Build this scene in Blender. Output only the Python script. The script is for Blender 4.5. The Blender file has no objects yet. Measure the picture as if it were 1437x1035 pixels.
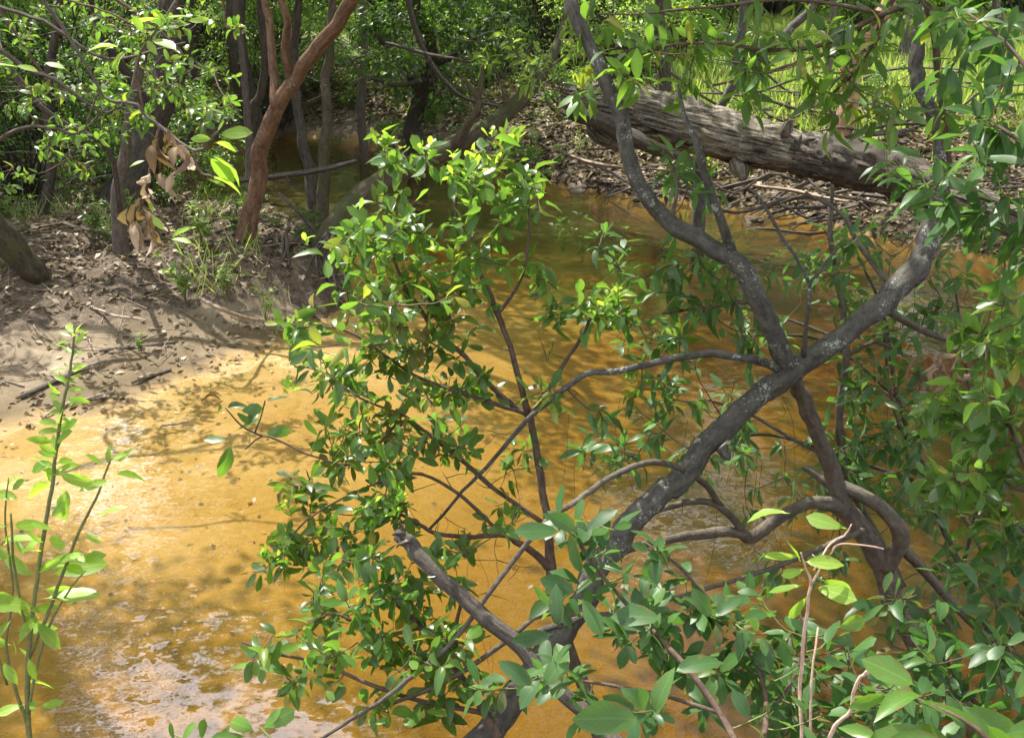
import bpy, math, random
import numpy as np
from mathutils import Matrix

# ------------------------------------------------------------------ camera, sky, sun, exposure
scene = bpy.context.scene
COL = scene.collection
F = 1541.0                                   # focal length in photograph pixels
PITCH = math.radians(20.0)
CAM = np.array([0.0, 0.0, 3.0])
cam_data = bpy.data.cameras.new('camera')
cam = bpy.data.objects.new('camera', cam_data)
COL.objects.link(cam)
cam.location = CAM
cam.rotation_euler = (math.radians(90) - PITCH, 0, 0)
cam_data.sensor_width = 36.0
cam_data.lens = 36.0 * F / 1437.0
cam_data.clip_start = 0.05
cam_data.clip_end = 1000
scene.camera = cam

SUN_EL = math.radians(61)
SUN_AZ = math.radians(-36)                   # measured from +Y towards +X: the sun stands to the left
sun_to = np.array([math.sin(SUN_AZ) * math.cos(SUN_EL), math.cos(SUN_AZ) * math.cos(SUN_EL), math.sin(SUN_EL)])
world = bpy.data.worlds.new('World')
scene.world = world
world.use_nodes = True
wn = world.node_tree
wn.nodes.clear()
sky = wn.nodes.new('ShaderNodeTexSky')
sky.sky_type = 'NISHITA'
sky.sun_disc = False
sky.sun_elevation = SUN_EL
sky.sun_rotation = SUN_AZ
sky.air_density = 1.0
sky.dust_density = 5.0
bg = wn.nodes.new('ShaderNodeBackground')
bg.inputs['Strength'].default_value = 0.05
wo = wn.nodes.new('ShaderNodeOutputWorld')
# thin bright summer cloud over the blue
tc = wn.nodes.new('ShaderNodeTexCoord')
cn = wn.nodes.new('ShaderNodeTexNoise'); cn.inputs['Scale'].default_value = 2.3; cn.inputs['Detail'].default_value = 6
mpw = wn.nodes.new('ShaderNodeMapping'); mpw.inputs['Rotation'].default_value = (0, 0, math.radians(-9))
wn.links.new(tc.outputs['Generated'], mpw.inputs['Vector'])
wn.links.new(mpw.outputs[0], cn.inputs['Vector'])
cr = wn.nodes.new('ShaderNodeValToRGB'); cr.color_ramp.elements[0].position = 0.50; cr.color_ramp.elements[1].position = 0.62
wn.links.new(cn.outputs['Fac'], cr.inputs[0])
cm = wn.nodes.new('ShaderNodeMix'); cm.data_type = 'RGBA'; cm.inputs[7].default_value = (50, 50, 56, 1)
wn.links.new(cr.outputs[0], cm.inputs[0]); wn.links.new(sky.outputs[0], cm.inputs[6])
wn.links.new(cm.outputs[2], bg.inputs[0])
wn.links.new(bg.outputs[0], wo.inputs[0])
sun_data = bpy.data.lights.new('sun', 'SUN')
sun_data.energy = 5.0
sun_data.angle = math.radians(0.53)
sun_data.color = (1.0, 0.95, 0.86)
sun = bpy.data.objects.new('sun', sun_data)
COL.objects.link(sun)
sun.location = (0, 0, 40)
from mathutils import Vector
sun.rotation_euler = Vector(sun_to).to_track_quat('Z', 'Y').to_euler()

scene.view_settings.view_transform = 'Standard'
scene.view_settings.look = 'None'
scene.view_settings.exposure = 1.2
scene.view_settings.gamma = 1.0
scene.view_settings.use_curve_mapping = False
scene.render.engine = 'CYCLES'
cy = scene.cycles
cy.max_bounces = 7
cy.diffuse_bounces = 3
cy.glossy_bounces = 3
cy.transmission_bounces = 4
cy.transparent_max_bounces = 10
cy.volume_bounces = 0
cy.caustics_reflective = False
cy.caustics_refractive = False
cy.sample_clamp_indirect = 6.0

rng = np.random.default_rng(11)
random.seed(11)

# ------------------------------------------------------------------ helpers
FW = np.array([0, math.cos(PITCH), -math.sin(PITCH)])
UP = np.array([0, math.sin(PITCH), math.cos(PITCH)])
RT = np.array([1.0, 0, 0])


def ray(px, py):
    return RT * ((px - 718.5) / F) + UP * ((517.5 - py) / F) + FW


def P(px, py, Y):
    """the point of the place seen at a photograph pixel, Y metres ahead"""
    r = ray(px, py)
    return CAM + r * (Y / r[1])


def G(px, py, z=0.0):
    r = ray(px, py)
    return CAM + r * ((z - CAM[2]) / r[2])


def depth(p):
    return float(np.dot(np.asarray(p) - CAM, FW))


def pxr(w, p):
    """radius in metres of a thing w pixels wide at p"""
    return 0.5 * w / F * depth(p)


def norm(v):
    v = np.asarray(v, float)
    n = np.linalg.norm(v, axis=-1, keepdims=True)
    return v / np.maximum(n, 1e-9)


def tag(o, label=None, cat=None, group=None, kind=None):
    if label: o['label'] = label
    if cat: o['category'] = cat
    if group: o['group'] = group
    if kind: o['kind'] = kind
    return o


def fast_mesh(name, V, faces, uv=None, smooth=True):
    """V (n,3); faces: list of int arrays (m,k); uv: per-vertex (n,2)"""
    me = bpy.data.meshes.new(name)
    V = np.asarray(V, np.float32)
    faces = [np.asarray(f, np.int32) for f in faces if len(f)]
    me.vertices.add(len(V))
    me.vertices.foreach_set('co', V.ravel())
    loops = np.concatenate([f.ravel() for f in faces])
    sizes = np.concatenate([np.full(len(f), f.shape[1], np.int32) for f in faces])
    starts = np.concatenate([[0], np.cumsum(sizes)[:-1]]).astype(np.int32)
    me.loops.add(len(loops))
    me.loops.foreach_set('vertex_index', loops)
    me.polygons.add(len(sizes))
    me.polygons.foreach_set('loop_start', starts)
    try:
        me.polygons.foreach_set('loop_total', sizes)
    except Exception:
        pass
    if uv is not None:
        ul = me.uv_layers.new(name='UVMap')
        ul.data.foreach_set('uv', np.asarray(uv, np.float32)[loops].ravel())
    me.update(calc_edges=True)
    me.validate()
    if smooth:
        me.polygons.foreach_set('use_smooth', np.ones(len(me.polygons), bool))
    return me


def link(name, me, mat=None, parent=None, loc=None):
    o = bpy.data.objects.new(name, me)
    COL.objects.link(o)
    if mat is not None and len(me.materials) == 0:
        me.materials.append(mat)
    if parent is not None:
        o.parent = parent
    if loc is not None:
        o.location = loc
    return o


def empty(name, loc, label=None, cat=None, group=None):
    o = bpy.data.objects.new(name, None)
    o.empty_display_size = 0.2
    COL.objects.link(o)
    o.location = loc
    return tag(o, label, cat, group)


def catmull(pts, rad, per):
    pts = np.asarray(pts, float); rad = np.asarray(rad, float)
    if len(pts) < 3 or per < 2:
        return pts, rad
    A = np.vstack([2 * pts[0] - pts[1], pts, 2 * pts[-1] - pts[-2]])
    out, ro = [], []
    for i in range(len(pts) - 1):
        p0, p1, p2, p3 = A[i], A[i + 1], A[i + 2], A[i + 3]
        for k in range(per):
            t = k / per
            out.append(0.5 * ((2 * p1) + (-p0 + p2) * t + (2 * p0 - 5 * p1 + 4 * p2 - p3) * t * t + (-p0 + 3 * p1 - 3 * p2 + p3) * t ** 3))
            ro.append(rad[i] * (1 - t) + rad[i + 1] * t)
    out.append(pts[-1]); ro.append(rad[-1])
    return np.array(out), np.array(ro)


def tube_arrays(pts, rad, n=6, rough=0.0, seed=0, cap=True, ridges=0.0):
    pts = np.asarray(pts, float); rad = np.asarray(rad, float)
    m = len(pts)
    T = norm(np.gradient(pts, axis=0))
    u = np.cross(T[0], [0.3, 0.2, 1.0]); u = u / (np.linalg.norm(u) + 1e-9)
    Us = []
    for i in range(m):
        u = u - T[i] * np.dot(u, T[i])
        u = u / (np.linalg.norm(u) + 1e-9)
        Us.append(u)
    Us = np.array(Us); Ws = np.cross(T, Us)
    a = np.linspace(0, 2 * np.pi, n + 1)
    L = np.concatenate([[0], np.cumsum(np.linalg.norm(np.diff(pts, axis=0), axis=1))])
    R = rad[:, None] * np.ones((m, n + 1))
    if rough > 0:
        r = np.random.default_rng(seed + 5)
        nz = np.zeros((m, n))
        for o_ in range(3):
            k = r.normal(size=(max(3, int(m / (2 ** (2 - o_))) + 2), n))
            xi = np.linspace(0, len(k) - 1, m)
            i0 = np.floor(xi).astype(int).clip(0, len(k) - 2); f = (xi - i0)[:, None]
            f = f * f * (3 - 2 * f)
            nz += (k[i0] * (1 - f) + k[i0 + 1] * f) * 0.5 ** o_
        nz = (nz + np.roll(nz, 1, 1) * .6 + np.roll(nz, -1, 1) * .6) / 2.2
        nz = np.hstack([nz, nz[:, :1]])
        R = R * (1 + rough * nz)
    if ridges > 0:
        r = np.random.default_rng(seed + 9)
        rd = r.normal(size=n); rd = np.append(rd, rd[0])
        R = R * (1 + ridges * rd[None, :])
    V = pts[:, None, :] + R[:, :, None] * (np.cos(a)[None, :, None] * Us[:, None, :] + np.sin(a)[None, :, None] * Ws[:, None, :])
    circ = 2 * np.pi * np.mean(rad)
    uv = np.stack([np.broadcast_to(a / (2 * np.pi) * circ, (m, n + 1)), np.broadcast_to(L[:, None], (m, n + 1))], -1)
    i = np.arange(m - 1)[:, None] * (n + 1); j = np.arange(n)[None, :]
    q = np.stack([i + j, i + j + 1, i + j + n + 2, i + j + n + 1], -1).reshape(-1, 4)
    V = V.reshape(-1, 3); uv = uv.reshape(-1, 2)
    tris = []
    if cap:
        for row, p, fl in ((0, pts[0], 1), (m - 1, pts[-1] + T[-1] * rad[-1] * 0.4, 0)):
            c = len(V)
            V = np.vstack([V, p]); uv = np.vstack([uv, [0, L[row]]])
            b = row * (n + 1)
            for k in range(n):
                tris.append((b + k + 1, b + k, c) if fl else (b + k, b + k + 1, c))
    return V, q, np.array(tris, int).reshape(-1, 3), uv


def join_arrays(parts):
    Vs, Qs, Ts, Us = [], [], [], []
    off = 0
    for V, q, t, uv in parts:
        Vs.append(V); Qs.append(q + off); Ts.append(t + off); Us.append(uv)
        off += len(V)
    return np.vstack(Vs), np.vstack(Qs), np.vstack(Ts), np.vstack(Us)


def tube_obj(name, mat, pts, rad, parent=None, base=(0, 0, 0), n=8, per=4, rough=0.06, ridges=0.0, wob=0.0, seed=0):
    p, r = catmull(pts, rad, per)
    if wob:
        rr = np.random.default_rng(seed)
        k = rr.normal(size=(len(p), 3)); k = (k + np.roll(k, 1, 0) + np.roll(k, 2, 0)) / 3; k[0] = 0; k[-1] = 0
        p = p + k * wob
    V, q, t, uv = tube_arrays(p - np.asarray(base), r, n, rough, seed, True, ridges)
    return link(name, fast_mesh(name, V, [q, t], uv), mat, parent)


def pix_path(rows):
    """rows (px, py, Y, width px) -> points, radii"""
    pts = np.array([P(a, b, c) for a, b, c, d in rows])
    rad = np.array([pxr(d, p) for (a, b, c, d), p in zip(rows, pts)])
    return pts, rad


# ------------------------------------------------------------------ materials
def new_mat(name):
    m = bpy.data.materials.new(name)
    m.use_nodes = True
    nt = m.node_tree
    nt.nodes.clear()
    out = nt.nodes.new('ShaderNodeOutputMaterial')
    return m, nt, out


def N(nt, typ, **kw):
    n = nt.nodes.new(typ)
    for k, v in kw.items():
        if k.startswith('_'):
            setattr(n, k[1:], v)
        else:
            n.inputs[k.replace('__', ' ')].default_value = v
    return n


def ramp(nt, stops, src):
    r = nt.nodes.new('ShaderNodeValToRGB')
    el = r.color_ramp.elements
    while len(el) < len(stops): el.new(0.5)
    for e, (p, c) in zip(el, stops):
        e.position = p
        e.color = (*c, 1) if len(c) == 3 else c
    nt.links.new(src, r.inputs[0])
    return r


def math_(nt, op, a, b=None, clamp=False):
    m = nt.nodes.new('ShaderNodeMath'); m.operation = op; m.use_clamp = clamp
    for i, v in enumerate((a, b)):
        if v is None: continue
        if isinstance(v, (int, float)): m.inputs[i].default_value = v
        else: nt.links.new(v, m.inputs[i])
    return m.outputs[0]


def mixc(nt, fac, a, b, blend='MIX'):
    m = nt.nodes.new('ShaderNodeMix'); m.data_type = 'RGBA'; m.blend_type = blend
    if isinstance(fac, (int, float)): m.inputs[0].default_value = fac
    else: nt.links.new(fac, m.inputs[0])
    for i, v in ((6, a), (7, b)):
        if isinstance(v, tuple): m.inputs[i].default_value = (*v, 1)
        else: nt.links.new(v, m.inputs[i])
    return m.outputs[2]


def noise(nt, scale, detail=4, rough=0.55, vec=None, typ=None):
    n = N(nt, 'ShaderNodeTexNoise', Scale=scale, Detail=detail, Roughness=rough)
    if vec is not None: nt.links.new(vec, n.inputs['Vector'])
    return n.outputs['Fac']


def coords(nt, which='Object', scale=None):
    t = nt.nodes.new('ShaderNodeTexCoord')
    o = t.outputs[which]
    if scale:
        m = nt.nodes.new('ShaderNodeMapping'); m.inputs['Scale'].default_value = scale
        nt.links.new(o, m.inputs['Vector']); o = m.outputs[0]
    return o


def leaf_mat(name, stops, gloss=0.35, trans=0.38, trans_col=(0.22, 0.36, 0.03), back=1.5, spec=0.5, rib=True):
    m, nt, out = new_mat(name)
    L = nt.links
    g = nt.nodes.new('ShaderNodeNewGeometry')
    oi = nt.nodes.new('ShaderNodeObjectInfo')
    rnd = math_(nt, 'FRACT', math_(nt, 'ADD', g.outputs['Random Per Island'], oi.outputs['Random']))
    col = ramp(nt, stops, rnd).outputs[0]
    nz = noise(nt, 9.0, 3, 0.6, coords(nt, 'Object'))
    col = mixc(nt, math_(nt, 'MULTIPLY', nz, 0.35), col, (0.10, 0.11, 0.02))
    if rib:
        uvn = nt.nodes.new('ShaderNodeUVMap')
        sx = nt.nodes.new('ShaderNodeSeparateXYZ'); L.new(uvn.outputs[0], sx.inputs[0])
        ax = math_(nt, 'ABSOLUTE', math_(nt, 'SUBTRACT', sx.outputs[0], 0.5))
        ribf = math_(nt, 'LESS_THAN', ax, 0.035)
        # side veins: stripes slanting out from the midrib
        vv = math_(nt, 'SUBTRACT', math_(nt, 'MULTIPLY', sx.outputs[1], 9.0), math_(nt, 'MULTIPLY', ax, 5.0))
        vs = math_(nt, 'POWER', math_(nt, 'ABSOLUTE', math_(nt, 'SINE', math_(nt, 'MULTIPLY', vv, 3.1416))), 0.5)
        vein = math_(nt, 'MULTIPLY', math_(nt, 'SUBTRACT', 1.0, vs), 0.26)
        fac = math_(nt, 'MAXIMUM', math_(nt, 'MULTIPLY', ribf, 0.5), vein, True)
        pale = mixc(nt, 1.0, col, (1.9, 1.7, 1.9), 'MULTIPLY')
        col = mixc(nt, fac, col, pale)
        # small brown blemishes
        bl = noise(nt, 3.0 if name != 'x' else 60.0, 4, 0.6, coords(nt, 'Object'))
        edgef = math_(nt, 'MULTIPLY', math_(nt, 'MULTIPLY', ax, ax), 0.7)
        blf = ramp(nt, [(0.63, (0, 0, 0)), (0.67, (1, 1, 1))], math_(nt, 'ADD', bl, edgef)).outputs[0]
        col = mixc(nt, math_(nt, 'MULTIPLY', blf, 0.7), col, (0.16, 0.10, 0.03))
    backc = mixc(nt, 1.0, col, (back, back * 0.95, back * 1.2), 'MULTIPLY')
    col2 = mixc(nt, g.outputs['Backfacing'], col, backc)
    b = N(nt, 'ShaderNodeBsdfPrincipled', Roughness=gloss)
    b.inputs['Specular IOR Level'].default_value = spec
    L.new(col2, b.inputs['Base Color'])
    rr = math_(nt, 'ADD', gloss, math_(nt, 'MULTIPLY', g.outputs['Backfacing'], 0.25))
    L.new(rr, b.inputs['Roughness'])
    tr = nt.nodes.new('ShaderNodeBsdfTranslucent')
    tcol = mixc(nt, 0.5, mixc(nt, 1.0, col, (2.6, 3.0, 1.2), 'MULTIPLY'), trans_col)
    L.new(tcol, tr.inputs[0])
    mx = nt.nodes.new('ShaderNodeMixShader'); mx.inputs[0].default_value = trans
    L.new(b.outputs[0], mx.inputs[1]); L.new(tr.outputs[0], mx.inputs[2])
    L.new(mx.outputs[0], out.inputs[0])
    return m


def bark_mat(name, dark, light, lichen=None, lichen_amt=0.6, scale=1.0, moss=None, streak=6.0, bump=0.5, uvs=True):
    m, nt, out = new_mat(name)
    L = nt.links
    if uvs:
        t = nt.nodes.new('ShaderNodeUVMap')
        mp = nt.nodes.new('ShaderNodeMapping'); mp.inputs['Scale'].default_value = (streak, 1, 1)
        L.new(t.outputs[0], mp.inputs[0]); vec = mp.outputs[0]
    else:
        vec = coords(nt, 'Object')
    ob = coords(nt, 'Object')
    n1 = noise(nt, 9 * scale, 6, 0.65, vec)
    n2 = noise(nt, 38 * scale, 5, 0.7, ob)
    mixn = math_(nt, 'ADD', math_(nt, 'MULTIPLY', n1, 0.6), math_(nt, 'MULTIPLY', n2, 0.4))
    mid = tuple((a + b) / 2 for a, b in zip(dark, light))
    col = ramp(nt, [(0.36, dark), (0.5, mid), (0.64, light)], mixn).outputs[0]
    if lichen:
        n3 = noise(nt, 6 * scale, 6, 0.75, ob)
        n4 = noise(nt, 90 * scale, 2, 0.5, ob)
        lf = ramp(nt, [(lichen_amt, (0, 0, 0)), (lichen_amt + 0.05, (1, 1, 1))], math_(nt, 'ADD', math_(nt, 'MULTIPLY', n3, .7), math_(nt, 'MULTIPLY', n4, .3))).outputs[0]
        col = mixc(nt, math_(nt, 'MULTIPLY', lf, 0.8), col, lichen)
    if moss:
        n5 = noise(nt, 5 * scale, 5, 0.7, ob)
        g = nt.nodes.new('ShaderNodeNewGeometry')
        sz = nt.nodes.new('ShaderNodeSeparateXYZ'); L.new(g.outputs['Normal'], sz.inputs[0])
        mf = math_(nt, 'ADD', n5, math_(nt, 'MULTIPLY', sz.outputs[2], 0.10))
        mf = ramp(nt, [(0.50, (0, 0, 0)), (0.60, (1, 1, 1))], mf).outputs[0]
        col = mixc(nt, math_(nt, 'MULTIPLY', mf, 0.75), col, moss)
    b = N(nt, 'ShaderNodeBsdfPrincipled', Roughness=0.85)
    b.inputs['Specular IOR Level'].default_value = 0.3
    L.new(col, b.inputs['Base Color'])
    bm = N(nt, 'ShaderNodeBump', Strength=min(1.0, bump * 1.5), Distance=0.02)
    L.new(mixn, bm.inputs['Height']); L.new(bm.outputs[0], b.inputs['Normal'])
    L.new(b.outputs[0], out.inputs[0])
    return m


GREENS = [(0.0, (0.024, 0.08, 0.018)), (0.35, (0.042, 0.12, 0.024)), (0.7, (0.065, 0.165, 0.03)), (0.93, (0.11, 0.23, 0.035)), (0.97, (0.26, 0.27, 0.04)), (1.0, (0.30, 0.25, 0.05))]
M = {}
M['leaf_glossy'] = leaf_mat('glossy shrub leaf', GREENS, 0.36, 0.42, (0.26, 0.42, 0.04))
M['leaf_deep'] = leaf_mat('deep green leaf', [(0.0, (0.018, 0.07, 0.024)), (0.5, (0.032, 0.105, 0.034)), (1.0, (0.06, 0.155, 0.036))], 0.44, 0.36, (0.17, 0.36, 0.04), spec=.42)
M['leaf_young_sunlit'] = leaf_mat('young leaf in sunlit lime', [(0.0, (0.12, 0.24, 0.025)), (0.5, (0.19, 0.34, 0.04)), (1.0, (0.28, 0.44, 0.07))], 0.42, 0.5, (0.5, 0.68, 0.08))  # young leaf colour, lightened and yellowed to look sunlit
M['leaf_dead'] = leaf_mat('withered brown leaf', [(0.0, (0.13, 0.08, 0.05)), (0.5, (0.23, 0.155, 0.10)), (1.0, (0.46, 0.35, 0.25))], 0.6, 0.15, (0.3, 0.15, 0.07), back=1.1, spec=0.2)
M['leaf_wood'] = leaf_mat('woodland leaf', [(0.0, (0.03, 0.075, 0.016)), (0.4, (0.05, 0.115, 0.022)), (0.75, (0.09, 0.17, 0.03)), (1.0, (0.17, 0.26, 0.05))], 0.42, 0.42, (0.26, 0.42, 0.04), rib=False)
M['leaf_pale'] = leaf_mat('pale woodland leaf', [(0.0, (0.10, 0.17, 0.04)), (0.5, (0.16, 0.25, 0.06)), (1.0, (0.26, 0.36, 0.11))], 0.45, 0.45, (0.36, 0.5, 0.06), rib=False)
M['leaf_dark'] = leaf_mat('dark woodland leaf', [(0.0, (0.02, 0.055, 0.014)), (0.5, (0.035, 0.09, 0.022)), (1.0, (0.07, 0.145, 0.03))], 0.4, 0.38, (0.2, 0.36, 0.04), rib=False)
M['grass'] = leaf_mat('meadow grass', [(0.0, (0.09, 0.16, 0.03)), (0.45, (0.14, 0.22, 0.045)), (0.7, (0.24, 0.30, 0.09)), (0.85, (0.34, 0.31, 0.15)), (1.0, (0.42, 0.36, 0.2))], 0.5, 0.45, (0.45, 0.6, 0.1), rib=False)
M['litter'] = leaf_mat('fallen leaf', [(0.0, (0.05, 0.032, 0.02)), (0.45, (0.12, 0.08, 0.05)), (0.8, (0.24, 0.18, 0.125)), (1.0, (0.48, 0.40, 0.30))], 0.6, 0.12, (0.3, 0.18, 0.07), back=1.1, spec=0.25, rib=False)
M['bark_grey'] = bark_mat('grey lichened bark', (0.03, 0.028, 0.024), (0.13, 0.12, 0.10), (0.36, 0.39, 0.34), 0.565, 1.3, None, 3.0)
M['bark_pale'] = bark_mat('pale smooth bark', (0.12, 0.105, 0.085), (0.30, 0.27, 0.22), (0.5, 0.52, 0.46), 0.56, 1.3, None, 3.0, 0.3)
M['bark_brown'] = bark_mat('brown smooth bark', (0.05, 0.042, 0.033), (0.155, 0.13, 0.10), (0.3, 0.3, 0.24), 0.62, 1.3, None, 3.0)
M['bark_red'] = bark_mat('reddish bark', (0.05, 0.028, 0.017), (0.20, 0.118, 0.07), (0.24, 0.22, 0.16), 0.58, 0.8, None, 4.0, 0.7)
M['bark_orange'] = bark_mat('peeling orange bark', (0.20, 0.12, 0.08), (0.50, 0.27, 0.15), (0.42, 0.38, 0.32), 0.54, 0.7, None, 4.0, 0.6)
M['bark_mossy'] = bark_mat('mossy bark', (0.03, 0.025, 0.017), (0.13, 0.105, 0.07), (0.24, 0.24, 0.17), 0.6, 0.7, (0.045, 0.055, 0.012), 4.0, 0.7)
M['bark_dark'] = bark_mat('dark bark', (0.025, 0.02, 0.016), (0.095, 0.078, 0.06), (0.2, 0.21, 0.17), 0.62, 0.7, None, 5.0, 0.8)
M['twig'] = bark_mat('thin twig bark', (0.05, 0.032, 0.024), (0.16, 0.11, 0.08), None, 0.6, 2.0, None, 2.0, 0.2)
M['twig_green'] = bark_mat('green twig bark', (0.08, 0.10, 0.03), (0.20, 0.20, 0.08), None, 0.6, 2.0, None, 2.0, 0.2)
M['twig_pink'] = bark_mat('stripped pinkish twig', (0.34, 0.20, 0.14), (0.62, 0.46, 0.36), None, 0.6, 2.0, None, 2.0, 0.2)
M['dead_grey'] = bark_mat('weathered bare branch', (0.03, 0.024, 0.02), (0.13, 0.11, 0.09), (0.26, 0.25, 0.21), 0.62, 1.0, None, 10.0, 0.9)
M['stick'] = bark_mat('bleached stick', (0.14, 0.10, 0.07), (0.40, 0.32, 0.24), None, 0.6, 1.5, None, 6.0, 0.5)


def log_material():
    m, nt, out = new_mat('weathered log wood')
    L = nt.links
    t = nt.nodes.new('ShaderNodeUVMap')
    mp = nt.nodes.new('ShaderNodeMapping'); mp.inputs['Scale'].default_value = (16, 0.9, 1)
    L.new(t.outputs[0], mp.inputs[0])
    ob = coords(nt, 'Object')
    n0 = noise(nt, 3.0, 6, 0.7, mp.outputs[0])
    n1 = noise(nt, 2.2, 5, 0.65, ob)
    n2 = noise(nt, 30, 4, 0.7, ob)
    s = math_(nt, 'ADD', math_(nt, 'MULTIPLY', n0, 0.6), math_(nt, 'ADD', math_(nt, 'MULTIPLY', n1, 0.25), math_(nt, 'MULTIPLY', n2, 0.15)))
    col = ramp(nt, [(0.41, (0.015, 0.012, 0.01)), (0.47, (0.08, 0.068, 0.052)), (0.54, (0.22, 0.19, 0.15)), (0.66, (0.52, 0.48, 0.40))], s).outputs[0]
    g = ramp(nt, [(0.56, (0, 0, 0)), (0.66, (1, 1, 1))], noise(nt, 2.6, 5, 0.7, ob)).outputs[0]
    col = mixc(nt, math_(nt, 'MULTIPLY', g, 0.5), col, (0.13, 0.13, 0.05))
    b = N(nt, 'ShaderNodeBsdfPrincipled', Roughness=0.9)
    b.inputs['Specular IOR Level'].default_value = 0.2
    L.new(col, b.inputs['Base Color'])
    bm = N(nt, 'ShaderNodeBump', Strength=0.9, Distance=0.04)
    L.new(s, bm.inputs['Height']); L.new(bm.outputs[0], b.inputs['Normal'])
    L.new(b.outputs[0], out.inputs[0])
    return m


M['log'] = log_material()


def ground_material():
    m, nt, out = new_mat('bank ground')
    L = nt.links
    ob = coords(nt, 'Object')
    at = nt.nodes.new('ShaderNodeAttribute'); at.attribute_name = 'zone'
    sc = nt.nodes.new('ShaderNodeSeparateColor'); L.new(at.outputs['Color'], sc.inputs[0])
    n1 = noise(nt, 1.6, 6, 0.6, ob); n2 = noise(nt, 14, 6, 0.7, ob); n3 = noise(nt, 80, 3, 0.7, ob)
    sand = ramp(nt, [(0.3, (0.34, 0.235, 0.125)), (0.5, (0.48, 0.35, 0.20)), (0.7, (0.60, 0.46, 0.29))], math_(nt, 'ADD', math_(nt, 'MULTIPLY', n2, .5), math_(nt, 'MULTIPLY', n3, .5))).outputs[0]
    silt = ramp(nt, [(0.38, (0.05, 0.042, 0.032)), (0.52, (0.10, 0.083, 0.062)), (0.66, (0.21, 0.175, 0.13))], n1).outputs[0]
    sand = mixc(nt, math_(nt, 'MULTIPLY', sc.outputs[2], 0.8), sand, silt)
    lit = ramp(nt, [(0.35, (0.035, 0.026, 0.019)), (0.5, (0.09, 0.066, 0.046)), (0.64, (0.2, 0.155, 0.11))], math_(nt, 'ADD', math_(nt, 'MULTIPLY', n2, .4), math_(nt, 'MULTIPLY', n3, .6))).outputs[0]
    gr = ramp(nt, [(0.4, (0.08, 0.11, 0.03)), (0.6, (0.17, 0.22, 0.06))], n2).outputs[0]
    edge = math_(nt, 'ADD', sc.outputs[0], math_(nt, 'MULTIPLY', math_(nt, 'SUBTRACT', n2, 0.5), 1.2))
    sf = ramp(nt, [(0.40, (0, 0, 0)), (0.60, (1, 1, 1))], edge).outputs[0]
    col = mixc(nt, sf, lit, sand)
    gf = ramp(nt, [(0.40, (0, 0, 0)), (0.60, (1, 1, 1))], math_(nt, 'ADD', sc.outputs[1], math_(nt, 'MULTIPLY', math_(nt, 'SUBTRACT', n1, 0.5), 0.8))).outputs[0]
    col = mixc(nt, gf, col, gr)
    gp = nt.nodes.new('ShaderNodeNewGeometry'); sz = nt.nodes.new('ShaderNodeSeparateXYZ'); L.new(gp.outputs['Position'], sz.inputs[0])
    wz_ = math_(nt, 'ADD', sz.outputs[2], math_(nt, 'MULTIPLY', math_(nt, 'SUBTRACT', n1, 0.5), 0.16))
    wet = ramp(nt, [(0.0, (1, 1, 1)), (0.11, (0, 0, 0))], wz_).outputs[0]
    wetc = mixc(nt, 1.0, col, (0.80, 0.71, 0.42), 'MULTIPLY')
    col = mixc(nt, wet, col, wetc)
    above = math_(nt, 'MULTIPLY', wet, math_(nt, 'GREATER_THAN', sz.outputs[2], 0.002))
    col = mixc(nt, math_(nt, 'MULTIPLY', above, 0.75), col, mixc(nt, 1.0, col, (0.60, 0.58, 0.58), 'MULTIPLY'))
    b = N(nt, 'ShaderNodeBsdfPrincipled', Roughness=0.9)
    L.new(math_(nt, 'SUBTRACT', 0.9, math_(nt, 'MULTIPLY', wet, 0.35)), b.inputs['Roughness'])
    b.inputs['Specular IOR Level'].default_value = 0.25
    L.new(col, b.inputs['Base Color'])
    bm = N(nt, 'ShaderNodeBump', Strength=0.7, Distance=0.02)
    L.new(math_(nt, 'ADD', n2, math_(nt, 'MULTIPLY', n3, 0.5)), bm.inputs['Height'])
    L.new(bm.outputs[0], b.inputs['Normal'])
    L.new(b.outputs[0], out.inputs[0])
    return m


M['ground'] = ground_material()


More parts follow.
